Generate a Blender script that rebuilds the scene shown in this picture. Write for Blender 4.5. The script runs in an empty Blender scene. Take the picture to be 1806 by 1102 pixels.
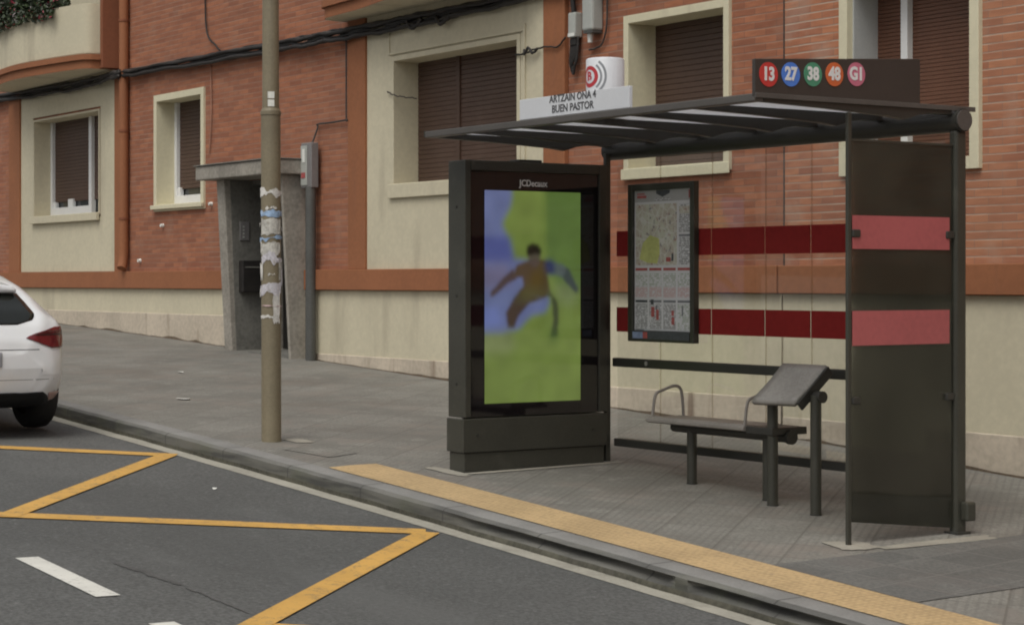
import bpy, math, random
import numpy as np
from mathutils import Vector, Matrix
from mathutils.bvhtree import BVHTree

random.seed(7)
rng = np.random.default_rng(11)
R = math.radians
scene = bpy.context.scene
COL = scene.collection

# ------------------------------------------------------------------ terrain
# x runs along the street (to the right = downhill), y from the road to the houses, z up; the camera stands at the origin
VK = 6.46                      # kerb line
CO = (-6.81912979e-04, -6.73002432e-02, -1.98881862)
WALL = 10.7                    # facade plane

def zk(u):
    uc = min(max(u, -34.0), -5.0)
    z = CO[0] * uc * uc + CO[1] * uc + CO[2]
    return z + (2 * CO[0] * uc + CO[1]) * (u - uc)

def zp(u, v):                  # pavement
    return zk(u) + 0.012 * (v - VK)

def zr(u, v):                  # road
    if v >= VK:
        return zk(u) - 0.115
    return zk(u) - 0.115 + 0.02 * min(VK - v, 3.5)

# ------------------------------------------------------------------ materials
def new_mat(name):
    m = bpy.data.materials.new(name)
    m.use_nodes = True
    nt = m.node_tree
    for n in list(nt.nodes):
        nt.nodes.remove(n)
    out = nt.nodes.new('ShaderNodeOutputMaterial')
    b = nt.nodes.new('ShaderNodeBsdfPrincipled')
    nt.links.new(b.outputs[0], out.inputs[0])
    return m, nt, b, out

class NT:
    """small helper to write node graphs"""
    def __init__(s, nt):
        s.nt = nt
        s.pos = None
    def n(s, t, **kw):
        nd = s.nt.nodes.new(t)
        for k, v in kw.items():
            setattr(nd, k, v)
        return nd
    def l(s, a, b):
        s.nt.links.new(a, b)
    def P(s):
        if s.pos is None:
            s.pos = s.n('ShaderNodeNewGeometry').outputs['Position']
        return s.pos
    def val(s, a, sock):
        if isinstance(a, (int, float)):
            sock.default_value = a
        elif isinstance(a, (tuple, list)):
            sock.default_value = a
        else:
            s.l(a, sock)
    def math(s, op, a, b=0.0, c=None):
        nd = s.n('ShaderNodeMath', operation=op)
        s.val(a, nd.inputs[0]); s.val(b, nd.inputs[1])
        if c is not None:
            s.val(c, nd.inputs[2])
        return nd.outputs[0]
    def noise(s, scale, detail=3, vec=None, rough=0.55, stretch=None):
        nd = s.n('ShaderNodeTexNoise')
        nd.inputs['Scale'].default_value = scale
        nd.inputs['Detail'].default_value = detail
        nd.inputs['Roughness'].default_value = rough
        v = vec if vec is not None else s.P()
        if stretch:
            mp = s.n('ShaderNodeMapping')
            mp.inputs['Scale'].default_value = stretch
            s.l(v, mp.inputs['Vector']); v = mp.outputs[0]
        s.l(v, nd.inputs['Vector'])
        return nd.outputs['Fac']
    def ramp(s, fac, lo, hi, a=0.0, b=1.0):
        nd = s.n('ShaderNodeMapRange', interpolation_type='SMOOTHSTEP')
        s.val(fac, nd.inputs[0]); nd.inputs[1].default_value = lo; nd.inputs[2].default_value = hi
        nd.inputs[3].default_value = a; nd.inputs[4].default_value = b
        return nd.outputs[0]
    def mix(s, fac, a, b, mode='MIX'):
        nd = s.n('ShaderNodeMix', data_type='RGBA', blend_type=mode)
        s.val(fac, nd.inputs[0])
        for x, k in ((a, 6), (b, 7)):
            if isinstance(x, (tuple, list)):
                nd.inputs[k].default_value = (x[0], x[1], x[2], 1)
            else:
                s.l(x, nd.inputs[k])
        return nd.outputs[2]
    def bump(s, h, strength, dist, bsdf):
        nd = s.n('ShaderNodeBump')
        nd.inputs['Strength'].default_value = strength
        nd.inputs['Distance'].default_value = dist
        s.l(h, nd.inputs['Height'])
        s.l(nd.outputs[0], bsdf.inputs['Normal'])
    def xyz(s, v=None):
        nd = s.n('ShaderNodeSeparateXYZ')
        s.l(v if v is not None else s.P(), nd.inputs[0])
        return nd.outputs
    def comb(s, x, y, z=0.0):
        nd = s.n('ShaderNodeCombineXYZ')
        s.val(x, nd.inputs[0]); s.val(y, nd.inputs[1]); s.val(z, nd.inputs[2])
        return nd.outputs[0]

def dim(c, k):
    return tuple(x * k for x in c)

def plain(name, c, rough=0.6, var=0.12, scale=3.0, fine=40.0, bump=0.0, metal=0.0, streak=None, coat=0.0, spec=0.5, dirt=None, dirt_amt=0.5):
    m, nt, b, out = new_mat(name)
    g = NT(nt)
    n1 = g.noise(scale, 4)
    n2 = g.noise(fine, 2)
    k = g.math('ADD', g.math('MULTIPLY', n1, 0.6), g.math('MULTIPLY', n2, 0.4))
    col = g.mix(g.ramp(k, 0.33, 0.67), dim(c, 1 - var), dim(c, 1 + var))
    if streak:                      # rain streaks: noise stretched along z
        st = g.noise(1.0, 4, stretch=(streak, streak, 0.5))
        col = g.mix(g.ramp(st, 0.56, 0.78, 0, dirt_amt), col, dirt or dim(c, 0.55))
    elif dirt:
        st = g.noise(scale * 1.7, 5)
        col = g.mix(g.ramp(st, 0.55, 0.75, 0, dirt_amt), col, dirt)
    g.l(col, b.inputs['Base Color'])
    b.inputs['Roughness'].default_value = rough
    b.inputs['Metallic'].default_value = metal
    b.inputs['Specular IOR Level'].default_value = spec
    b.inputs['Coat Weight'].default_value = coat
    if bump:
        g.bump(n2, 0.6, bump, b)
    return m

def brick_mat(name, c1, c2, mortar, dirtc, bedk, head):
    m, nt, b, out = new_mat(name)
    g = NT(nt)
    x, y, z = g.xyz()
    wob = g.math('MULTIPLY', g.math('SUBTRACT', g.noise(1.6, 2), 0.5), 0.012)
    zz = g.math('ADD', z, wob)
    # side walls run along y: add y so they get courses too
    vec = g.comb(g.math('ADD', x, y), g.math('ADD', zz, 20.0))
    br = g.n('ShaderNodeTexBrick', offset=0.5)
    g.l(vec, br.inputs['Vector'])
    br.inputs['Scale'].default_value = 1.0
    br.inputs['Brick Width'].default_value = 0.262
    br.inputs['Row Height'].default_value = 0.0595
    br.inputs['Mortar Size'].default_value = 0.0035
    br.inputs['Mortar Smooth'].default_value = 0.3
    br.inputs['Bias'].default_value = 0.0
    br.inputs['Color1'].default_value = (*c1, 1)
    br.inputs['Color2'].default_value = (*c2, 1)
    br.inputs['Mortar'].default_value = (*head, 1)
    # the bed joints are wide and pale
    fr = g.math('FRACT', g.math('DIVIDE', g.math('ADD', zz, 20.0), 0.0595))
    tri = g.math('ABSOLUTE', g.math('SUBTRACT', fr, 0.5))
    bed = g.ramp(tri, 0.375, 0.43)
    patch = g.noise(0.9, 5)
    bed = g.math('MULTIPLY', bed, g.ramp(patch, 0.3, 0.62, 0.45 * bedk, bedk))
    bed = g.math('MULTIPLY', bed, g.ramp(g.noise(5.0, 4, stretch=(1, 1, 6)), 0.3, 0.6, 0.35, 1.0))
    jit = g.noise(9.0, 3, stretch=(0.5, 0.5, 3))
    col = g.mix(g.ramp(jit, 0.38, 0.66, 0.0, 0.38), br.outputs['Color'], dim(c2, 0.66))
    col = g.mix(g.ramp(g.noise(2.6, 5), 0.5, 0.72, 0.0, 0.3), col, mortar)
    big = g.noise(0.55, 4)
    col = g.mix(g.ramp(big, 0.35, 0.7, 0.0, 0.35), col, dirtc)
    col = g.mix(bed, col, mortar)
    g.l(col, b.inputs['Base Color'])
    b.inputs['Roughness'].default_value = 0.85
    h = g.math('SUBTRACT', g.math('MULTIPLY', g.noise(60, 2), 0.25), bed)
    g.bump(h, 0.5, 0.006, b)
    return m

def paving_mat(name, base, pale, ang, tile, pitch, ribamp, joint_c, wear=0.62):
    m, nt, b, out = new_mat(name)
    g = NT(nt)
    mp = g.n('ShaderNodeMapping')
    mp.inputs['Rotation'].default_value = (0, 0, R(ang))
    g.l(g.P(), mp.inputs['Vector'])
    x, y, z = g.xyz(mp.outputs[0])
    def joint(a, w):
        f = g.math('FRACT', g.math('ADD', g.math('DIVIDE', a, tile), 100.0))
        return g.ramp(g.math('ABSOLUTE', g.math('SUBTRACT', f, 0.5)), 0.5 - w, 0.5 - w * 0.4)
    j = g.math('MAXIMUM', joint(x, 0.022), joint(y, 0.022))
    cx = g.math('FLOOR', g.math('DIVIDE', x, tile)); cy = g.math('FLOOR', g.math('DIVIDE', y, tile))
    wn = g.n('ShaderNodeTexWhiteNoise', noise_dimensions='2D')
    g.l(g.comb(cx, cy), wn.inputs['Vector'])
    cell = wn.outputs['Value']
    rib = g.math('SINE', g.math('MULTIPLY', x, 2 * math.pi / pitch))
    col = g.mix(g.ramp(cell, 0, 1, 0.1, 0.75), base, pale)
    blot = g.noise(1.1, 5); blot2 = g.noise(4.5, 5)
    col = g.mix(g.ramp(blot, 0.36, 0.66, 0, wear), col, dim(base, 0.74))
    col = g.mix(g.ramp(blot2, 0.52, 0.75, 0, wear), col, dim(pale, 1.12))
    col = g.mix(g.ramp(g.noise(0.8, 6), 0.52, 0.7, 0, wear), col, (base[0] * 0.78, base[1] * 0.70, base[2] * 0.66))
    grit = g.noise(48, 3)
    col = g.mix(g.ramp(grit, 0.40, 0.62, 0, 0.55), col, dim(base, 0.62))
    hue = g.noise(2.3, 4)
    col = g.mix(g.ramp(hue, 0.5, 0.64, 0, 0.5), col, (base[0] * 1.06, base[1] * 0.97, base[2] * 0.95))
    col = g.mix(g.math('MULTIPLY', g.math('MULTIPLY', g.ramp(rib, 0.1, 0.9), ribamp), g.ramp(g.noise(1.7, 4), 0.35, 0.65, 0.15, 1.3)), col, dim(base, 0.5))
    col = g.mix(g.math('MULTIPLY', j, 0.5), col, joint_c)
    spots = g.n('ShaderNodeTexVoronoi'); spots.inputs['Scale'].default_value = 3.1
    g.l(g.P(), spots.inputs['Vector'])
    col = g.mix(g.ramp(spots.outputs['Distance'], 0.035, 0.06, 0.5, 0), col, dim(base, 0.42))   # old gum spots
    g.l(col, b.inputs['Base Color'])
    b.inputs['Roughness'].default_value = 0.8
    h = g.math('SUBTRACT', g.math('MULTIPLY', rib, -0.25), j)
    g.bump(g.math('ADD', h, g.math('MULTIPLY', grit, 0.6)), 0.45, 0.004, b)
    return m

def asphalt_mat():
    m, nt, b, out = new_mat('asphalt')
    g = NT(nt)
    c = (0.100, 0.101, 0.098)
    big = g.noise(0.35, 4); mid = g.noise(2.2, 5, stretch=(0.35, 1, 1)); fine = g.noise(120, 2); grit = g.noise(42, 3)
    col = g.mix(g.ramp(big, 0.35, 0.65), dim(c, 0.86), dim(c, 1.14))
    col = g.mix(g.ramp(mid, 0.5, 0.75, 0, 0.4), col, dim(c, 1.3))
    col = g.mix(g.ramp(mid, 0.25, 0.42, 0.35, 0.0), col, dim(c, 0.7))
    col = g.mix(g.ramp(grit, 0.40, 0.62, 0, 0.75), col, dim(c, 0.58))
    col = g.mix(g.ramp(g.noise(30, 2), 0.58, 0.72, 0, 0.5), col, dim(c, 1.7))
    pt = g.noise(0.9, 6, stretch=(0.5, 1.3, 1))
    col = g.mix(g.ramp(pt, 0.5, 0.66, 0, 0.4), col, dim(c, 1.35))
    col = g.mix(g.ramp(fine, 0.6, 0.74, 0, 0.6), col, dim(c, 2.1))
    # wheel tracks run along the street, a little darker and smoother
    x, y, z = g.xyz()
    tr = g.math('ABSOLUTE', g.math('SUBTRACT', y, 4.9))
    col = g.mix(g.ramp(g.math('ADD', tr, g.math('MULTIPLY', mid, 0.4)), 0.25, 0.7, 0.25, 0), col, dim(c, 0.7))
    g.l(col, b.inputs['Base Color'])
    b.inputs['Roughness'].default_value = 0.82
    g.bump(g.math('ADD', fine, grit), 0.5, 0.004, b)
    return m

def paint_mat(name, c, worn=(0.1, 0.1, 0.1), lo=0.56, hi=0.72, amt=0.7):
    m, nt, b, out = new_mat(name)
    g = NT(nt)
    a = g.noise(14, 5); f = g.noise(70, 3)
    col = g.mix(g.ramp(g.noise(3, 3), 0.3, 0.7), dim(c, 0.9), dim(c, 1.06))
    col = g.mix(g.ramp(g.math('ADD', g.math('MULTIPLY', a, 0.6), g.math('MULTIPLY', f, 0.4)), lo, hi, 0, amt), col, worn)
    g.l(col, b.inputs['Base Color'])
    b.inputs['Roughness'].default_value = 0.7
    g.bump(f, 0.3, 0.002, b)
    return m

def tactile_mat():
    m, nt, b, out = new_mat('tactile_yellow')
    g = NT(nt)
    c = (0.49, 0.345, 0.18)
    x, y, z = g.xyz()
    sx = g.math('SINE', g.math('MULTIPLY', x, 2 * math.pi / 0.042))
    sy = g.math('SINE', g.math('MULTIPLY', y, 2 * math.pi / 0.05))
    dots = g.math('MULTIPLY', g.ramp(sx, -0.3, 0.9), g.ramp(sy, -0.9, 0.6))
    n = g.noise(2.2, 5); f = g.noise(38, 3)
    col = g.mix(g.ramp(n, 0.35, 0.65), dim(c, 0.86), dim(c, 1.08))
    col = g.mix(g.ramp(f, 0.42, 0.66, 0, 0.6), col, dim(c, 0.66))
    col = g.mix(g.math('MULTIPLY', dots, 0.55), col, (0.57, 0.42, 0.23))
    jf = g.math('FRACT', g.math('DIVIDE', g.math('ADD', x, 100.0), 0.4))
    col = g.mix(g.ramp(g.math('ABSOLUTE', g.math('SUBTRACT', jf, 0.5)), 0.485, 0.495, 0, 0.35), col, dim(c, 0.5))
    col = g.mix(g.ramp(g.noise(5.0, 5), 0.62, 0.75, 0, 0.6), col, (0.27, 0.2, 0.13))
    g.l(col, b.inputs['Base Color'])
    b.inputs['Roughness'].default_value = 0.75
    g.bump(g.math('ADD', dots, g.math('MULTIPLY', f, 0.4)), 0.5, 0.004, b)
    return m

def kerb_mat():
    m, nt, b, out = new_mat('kerb_granite')
    g = NT(nt)
    c = (0.225, 0.22, 0.21)
    n = g.noise(2.0, 5); f = g.noise(70, 2)
    col = g.mix(g.ramp(n, 0.35, 0.65), dim(c, 0.85), dim(c, 1.1))
    col = g.mix(g.ramp(f, 0.4, 0.7, 0, 0.35), col, dim(c, 0.65))
    x, y, z = g.xyz()
    # tyre rubber and damp moss on the vertical face
    nz = g.xyz(g.n('ShaderNodeNewGeometry').outputs['True Normal'])
    face = g.ramp(nz[2], 0.80, 0.96, 1, 0)
    stain = g.noise(1.0, 5, stretch=(1.2, 1, 14))
    sc = g.mix(g.ramp(stain, 0.4, 0.62), (0.034, 0.033, 0.029), (0.12, 0.115, 0.098))
    moss = g.noise(3.0, 5)
    sc = g.mix(g.ramp(moss, 0.5, 0.7, 0, 0.5), sc, (0.075, 0.08, 0.045))
    col = g.mix(g.math('MULTIPLY', face, 0.86), col, sc)
    jf = g.math('FRACT', g.math('ADD', g.math('DIVIDE', x, 1.0), 100.35))
    col = g.mix(g.ramp(g.math('ABSOLUTE', g.math('SUBTRACT', jf, 0.5)), 0.49, 0.497, 0, 0.8), col, (0.05, 0.048, 0.045))
    g.l(col, b.inputs['Base Color'])
    b.inputs['Roughness'].default_value = 0.85
    g.bump(f, 0.5, 0.004, b)
    return m

def glass_mat(name, tint, refl=0.06, rough=0.02, diffuse_amt=0.0):
    m, nt, b, out = new_mat(name)
    g = NT(nt)
    nt.nodes.remove(b)
    tr = g.n('ShaderNodeBsdfTransparent'); tr.inputs[0].default_value = (*tint, 1)
    gl = g.n('ShaderNodeBsdfGlossy'); gl.inputs['Roughness'].default_value = rough
    gl.inputs[0].default_value = (0.9, 0.9, 0.9, 1)
    fr = g.n('ShaderNodeFresnel'); fr.inputs[0].default_value = 1.45
    mx = g.n('ShaderNodeMixShader')
    g.l(g.math('MULTIPLY', fr.outputs[0], refl / 0.06), mx.inputs[0])
    g.l(tr.outputs[0], mx.inputs[1]); g.l(gl.outputs[0], mx.inputs[2])
    last = mx.outputs[0]
    if diffuse_amt:  # diffuse layer, uneven in strength, mixed over the glass to shift its tone
        df = g.n('ShaderNodeBsdfDiffuse'); df.inputs[0].default_value = (0.2, 0.195, 0.15, 1)
        m2 = g.n('ShaderNodeMixShader')
        g.l(g.ramp(g.noise(2.3, 5), 0.3, 0.75, diffuse_amt * 0.7, diffuse_amt * 1.3), m2.inputs[0])
        g.l(last, m2.inputs[1]); g.l(df.outputs[0], m2.inputs[2]); last = m2.outputs[0]
    g.l(last, out.inputs[0])
    return m

def emit_mat(name, c, strength, c2=None):
    m, nt, b, out = new_mat(name)
    g = NT(nt)
    b.inputs['Base Color'].default_value = (0.01, 0.01, 0.01, 1)
    b.inputs['Roughness'].default_value = 0.12
    if c2:
        col = g.mix(g.ramp(g.noise(3.5, 3), 0.35, 0.65), c, c2)
        g.l(col, b.inputs['Emission Color'])
    else:
        b.inputs['Emission Color'].default_value = (*c, 1)
    b.inputs['Emission Strength'].default_value = strength
    return m

def print_mat(name, paper, ink, pitch, thresh=0.5, along=40):
    """lines of small print on paper"""
    m, nt, b, out = new_mat(name)
    g = NT(nt)
    x, y, z = g.xyz()
    row = g.math('FRACT', g.math('DIVIDE', g.math('ADD', z, 10.0), pitch))
    on = g.ramp(g.math('ABSOLUTE', g.math('SUBTRACT', row, 0.5)), 0.22, 0.32, 1, 0)
    rid = g.math('FLOOR', g.math('DIVIDE', g.math('ADD', z, 10.0), pitch))
    w = g.noise(1.0, 2, vec=g.comb(g.math('MULTIPLY', x, along), g.math('MULTIPLY', rid, 7.3)))
    on = g.math('MULTIPLY', on, g.ramp(w, thresh - 0.06, thresh + 0.06))
    col = g.mix(on, paper, ink)
    g.l(col, b.inputs['Base Color'])
    b.inputs['Roughness'].default_value = 0.5
    return m

def map_mat():
    m, nt, b, out = new_mat('printed_street_map')
    g = NT(nt)
    v = g.n('ShaderNodeTexVoronoi', feature='DISTANCE_TO_EDGE'); v.inputs['Scale'].default_value = 16
    g.l(g.P(), v.inputs['Vector'])
    base = g.mix(g.ramp(g.noise(9, 3), 0.4, 0.6), (0.52, 0.47, 0.41), (0.58, 0.58, 0.50))
    col = g.mix(g.ramp(v.outputs['Distance'], 0.02, 0.07, 1, 0), base, (0.66, 0.65, 0.62))
    n = g.noise(34, 3)
    col = g.mix(g.ramp(n, 0.6, 0.66, 0, 0.75), col, (0.33, 0.12, 0.1))
    col = g.mix(g.ramp(g.noise(27, 3), 0.62, 0.68, 0, 0.8), col, (0.13, 0.13, 0.16))
    g.l(col, b.inputs['Base Color'])
    b.inputs['Roughness'].default_value = 0.45
    return m

def sheet_mat():
    """opal plastic sheet: scatters light through"""
    m, nt, b, out = new_mat('opal_roof_sheet')
    g = NT(nt)
    tr = g.n('ShaderNodeBsdfTranslucent'); tr.inputs[0].default_value = (0.88, 0.89, 0.92, 1)
    b.inputs['Base Color'].default_value = (0.62, 0.63, 0.66, 1); b.inputs['Roughness'].default_value = 0.4
    mx = g.n('ShaderNodeMixShader'); mx.inputs[0].default_value = 0.55
    g.l(b.outputs[0], mx.inputs[1]); g.l(tr.outputs[0], mx.inputs[2]); g.l(mx.outputs[0], out.inputs[0])
    return m

M = {}
M['brick'] = brick_mat('red_brick', (0.41, 0.155, 0.078), (0.27, 0.098, 0.053), (0.35, 0.22, 0.16), (0.25, 0.112, 0.07), 0.62, (0.17, 0.085, 0.062))
M['brick_pale'] = brick_mat('pale_red_brick', (0.47, 0.19, 0.095), (0.32, 0.118, 0.066), (0.46, 0.36, 0.285), (0.37, 0.2, 0.12), 0.9, (0.24, 0.14, 0.1))
M['terracotta'] = plain('terracotta_render', (0.285, 0.108, 0.046), 0.8, 0.1, 1.5, 25, 0.002, streak=3.0, dirt=(0.19, 0.085, 0.05), dirt_amt=0.6)
M['terracotta_dark'] = plain('red_brown_render', (0.22, 0.075, 0.035), 0.8, 0.1, 1.5, 25, 0.002)
M['cream'] = plain('cream_render', (0.575, 0.52, 0.385), 0.85, 0.07, 0.8, 20, 0.002, streak=2.2, dirt=(0.37, 0.325, 0.24), dirt_amt=0.6)
M['cream_trim'] = plain('cream_trim', (0.63, 0.58, 0.42), 0.8, 0.06, 1.2, 22, 0.001, streak=4.0, dirt=(0.42, 0.36, 0.25), dirt_amt=0.4)
M['plinth'] = plain('stained_plinth', (0.50, 0.43, 0.345), 0.9, 0.16, 1.6, 18, 0.004, streak=5.0, dirt=(0.20, 0.14, 0.10), dirt_amt=0.9)
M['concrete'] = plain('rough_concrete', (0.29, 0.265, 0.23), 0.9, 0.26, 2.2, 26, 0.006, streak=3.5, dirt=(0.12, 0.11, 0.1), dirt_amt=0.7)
M['concrete_dark'] = plain('dark_concrete', (0.15, 0.145, 0.13), 0.9, 0.25, 2.2, 26, 0.006, dirt=(0.06, 0.06, 0.055))
M['shutter'] = plain('brown_shutter', (0.082, 0.046, 0.032), 0.55, 0.14, 1.5, 30, streak=2.5, dirt=(0.12, 0.075, 0.055), dirt_amt=0.4)
M['shutter_red'] = plain('red_brown_shutter', (0.13, 0.056, 0.032), 0.5, 0.14, 2.0, 30)
M['pvc'] = plain('white_window_frame', (0.72, 0.72, 0.72), 0.35, 0.04)
M['greyframe'] = plain('grey_reveal_lining', (0.42, 0.43, 0.43), 0.5, 0.06)
M['pane'] = plain('dark_window_glass', (0.03, 0.035, 0.035), 0.05, 0.2)
M['black'] = plain('black_cable', (0.018, 0.015, 0.014), 0.6, 0.3, 8, 60)
M['black2'] = plain('faded_black_cable', (0.05, 0.042, 0.038), 0.7, 0.3, 8, 60)
M['pinkcable'] = plain('painted_over_cable', (0.33, 0.17, 0.115), 0.7, 0.1)
M['greybox'] = plain('grey_plastic_box', (0.40, 0.41, 0.385), 0.5, 0.06, 4, 40, dirt=(0.27, 0.27, 0.25))
M['meter'] = plain('grey_meter_box', (0.20, 0.19, 0.19), 0.45, 0.1, 4, 40)
M['conduit'] = plain('dark_grey_pipe', (0.085, 0.085, 0.08), 0.5, 0.15)
M['pole'] = plain('olive_painted_pole', (0.205, 0.172, 0.113), 0.55, 0.13, 2.5, 50, 0.001, streak=10.0, dirt=(0.13, 0.11, 0.08), dirt_amt=0.5)
M['paper_white'] = plain('torn_white_paper', (0.62, 0.60, 0.57), 0.8, 0.2, 14, 60, dirt=(0.36, 0.33, 0.28))
M['paper_blue'] = plain('torn_blue_paper', (0.30, 0.42, 0.6), 0.8, 0.25, 14, 60, dirt=(0.55, 0.56, 0.56))
M['paper_pink'] = plain('torn_pink_paper', (0.55, 0.40, 0.40), 0.8, 0.2, 14, 60)
M['paper_grey'] = plain('weathered_paper', (0.47, 0.455, 0.42), 0.8, 0.3, 16, 60, dirt=(0.25, 0.22, 0.17), dirt_amt=0.8)
M['paper_lilac'] = plain('washed_out_paper', (0.52, 0.50, 0.54), 0.8, 0.25, 16, 60, dirt=(0.3, 0.27, 0.22), dirt_amt=0.7)
M['sticker'] = plain('white_sticker', (0.72, 0.72, 0.68), 0.5, 0.05)
M['shelter'] = plain('dark_grey_shelter_paint', (0.044, 0.043, 0.034), 0.42, 0.16, 2.5, 60, dirt=(0.10, 0.095, 0.078), dirt_amt=0.4)
M['shelter_edge'] = plain('grey_brown_shelter_paint', (0.088, 0.08, 0.074), 0.45, 0.12, 2.5, 60)
M['shelter_dark'] = plain('near_black_shelter_paint', (0.032, 0.031, 0.027), 0.45, 0.12, 2.5, 60)
M['roof_white'] = sheet_mat()
M['panelblack'] = plain('gloss_black_glass', (0.010, 0.008, 0.009), 0.06, 0.1)
M['steel'] = plain('brushed_grey_steel', (0.29, 0.275, 0.255), 0.42, 0.2, 4, 60, metal=0.0)
M['steel_seat'] = plain('worn_grey_seat_metal', (0.23, 0.21, 0.19), 0.42, 0.14, 5, 60, metal=0.0)
M['red_film'] = plain('dark_red_film', (0.255, 0.020, 0.019), 0.7, 0.08, 2, 30, spec=0.15)
M['red_panel'] = plain('red_film_band', (0.40, 0.10, 0.105), 0.4, 0.1, 1.2, 30)
M['clear'] = glass_mat('clear_shelter_glass', (0.985, 0.99, 0.985), 0.008, 0.02, 0.012)
M['seam'] = glass_mat('glass_seam', (0.91, 0.89, 0.86), 0.01, 0.1, 0.05)
M['tinted'] = glass_mat('dark_tinted_glass', (0.58, 0.59, 0.57), 0.07, 0.03, 0.13)
M['sign_white'] = plain('white_sign_face', (0.62, 0.63, 0.66), 0.4, 0.03)
M['sign_dark'] = plain('dark_sign_face', (0.048, 0.041, 0.037), 0.4, 0.06)
M['letter_dark'] = plain('dark_lettering', (0.07, 0.07, 0.075), 0.5, 0.05)
M['letter_white'] = plain('white_lettering', (0.74, 0.74, 0.74), 0.5, 0.03)
M['logo_red'] = plain('red_logo', (0.46, 0.035, 0.045), 0.4, 0.05)
M['logo_grey'] = plain('grey_logo', (0.26, 0.27, 0.29), 0.4, 0.05)
for nm, c in (('c13', (0.54, 0.045, 0.04)), ('c27', (0.08, 0.21, 0.66)), ('c38', (0.075, 0.27, 0.165)), ('c48', (0.60, 0.135, 0.045)), ('cG1', (0.56, 0.16, 0.235))):
    M[nm] = plain('disc_' + nm, c, 0.45, 0.05)
M['asphalt'] = asphalt_mat()
M['tar'] = plain('tar_patch', (0.080, 0.079, 0.076), 0.7, 0.2, 6, 60, 0.003)
M['paving'] = paving_mat('ribbed_paving', (0.208, 0.199, 0.178), (0.268, 0.26, 0.234), -130 + 90, 0.4, 0.05, 0.26, (0.10, 0.092, 0.078), 0.75)
M['paving_dark'] = paving_mat('dark_ribbed_paving', (0.128, 0.127, 0.120), (0.178, 0.175, 0.163), -98, 0.33, 0.036, 0.3, (0.21, 0.2, 0.185), 0.6)
M['kerb'] = kerb_mat()
M['kerb_foot'] = plain('damp_mossy_kerb_foot', (0.066, 0.062, 0.046), 0.9, 0.45, 2.5, 30, 0.003, dirt=(0.12, 0.11, 0.09), dirt_amt=0.6)
M['gutter'] = plain('pale_gutter_concrete', (0.345, 0.325, 0.275), 0.85, 0.16, 2.5, 40, 0.003, dirt=(0.19, 0.18, 0.15))
M['tactile'] = tactile_mat()
M['mortar'] = plain('pale_cement', (0.31, 0.29, 0.245), 0.9, 0.14, 6, 50, 0.004, dirt=(0.26, 0.235, 0.2))
M['yellow'] = paint_mat('yellow_road_paint', (0.60, 0.345, 0.085), (0.2, 0.15, 0.09), 0.51, 0.63, 0.6)
M['white_paint'] = paint_mat('white_road_paint', (0.66, 0.65, 0.6), (0.25, 0.24, 0.22), 0.52, 0.64, 0.5)
M['carwhite'] = plain('white_car_paint', (0.80, 0.81, 0.83), 0.25, 0.015, 2, 20, coat=0.6)
M['carblack'] = plain('black_car_plastic', (0.010, 0.010, 0.011), 0.6, 0.15, spec=0.25)
M['carglass'] = plain('dark_car_glass', (0.012, 0.014, 0.012), 0.04, 0.2)
M['tyre'] = plain('tyre_rubber', (0.022, 0.021, 0.021), 0.75, 0.2, 8, 60)
M['rim'] = plain('alloy_rim', (0.4, 0.4, 0.41), 0.35, 0.05, metal=0.7)
M['taillight'] = plain('red_tail_light', (0.15, 0.014, 0.018), 0.12, 0.25, 14, 40, coat=0.4)
M['taillight_dark'] = plain('dark_red_tail_light', (0.07, 0.008, 0.01), 0.12, 0.2, 14, 40, coat=0.4)
M['reflector'] = plain('pale_red_reflector', (0.42, 0.27, 0.24), 0.3, 0.15)
M['plate'] = plain('pale_number_plate', (0.40, 0.42, 0.45), 0.4, 0.1)
M['leaf'] = plain('dark_leaf', (0.026, 0.038, 0.018), 0.6, 0.4, 20, 60)
M['leaf2'] = plain('mid_leaf', (0.055, 0.085, 0.03), 0.6, 0.35, 20, 60)
M['petal_red'] = plain('red_petal', (0.36, 0.045, 0.075), 0.6, 0.25)
M['petal_white'] = plain('pale_petal', (0.6, 0.5, 0.52), 0.6, 0.15)
PW = (0.66, 0.66, 0.69)
M['poster_paper'] = plain('poster_paper', PW, 0.45, 0.03)
M['poster_head'] = plain('poster_header', (0.40, 0.40, 0.41), 0.45, 0.04)
M['poster_map'] = map_mat()
M['poster_park'] = plain('map_park', (0.55, 0.57, 0.22), 0.45, 0.12, 12)
M['poster_text'] = print_mat('small_print', PW, (0.13, 0.13, 0.14), 0.011, 0.46, 60)
M['poster_text2'] = print_mat('small_red_print', PW, (0.55, 0.30, 0.30), 0.010, 0.42, 50)
M['poster_text3'] = print_mat('green_grey_print', PW, (0.32, 0.38, 0.29), 0.014, 0.5, 40)
M['poster_red'] = plain('poster_red', (0.42, 0.10, 0.10), 0.45, 0.15, 20)
M['poster_dark'] = plain('poster_dark', (0.07, 0.075, 0.09), 0.45, 0.15, 20)
M['poster_blue'] = plain('poster_blue', (0.24, 0.30, 0.46), 0.45, 0.2, 30)
M['poster_greyhead'] = plain('poster_grey_heading', (0.2, 0.205, 0.23), 0.45, 0.1, 20)

# ------------------------------------------------------------------ mesh building
ROOTLOC = {}

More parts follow.
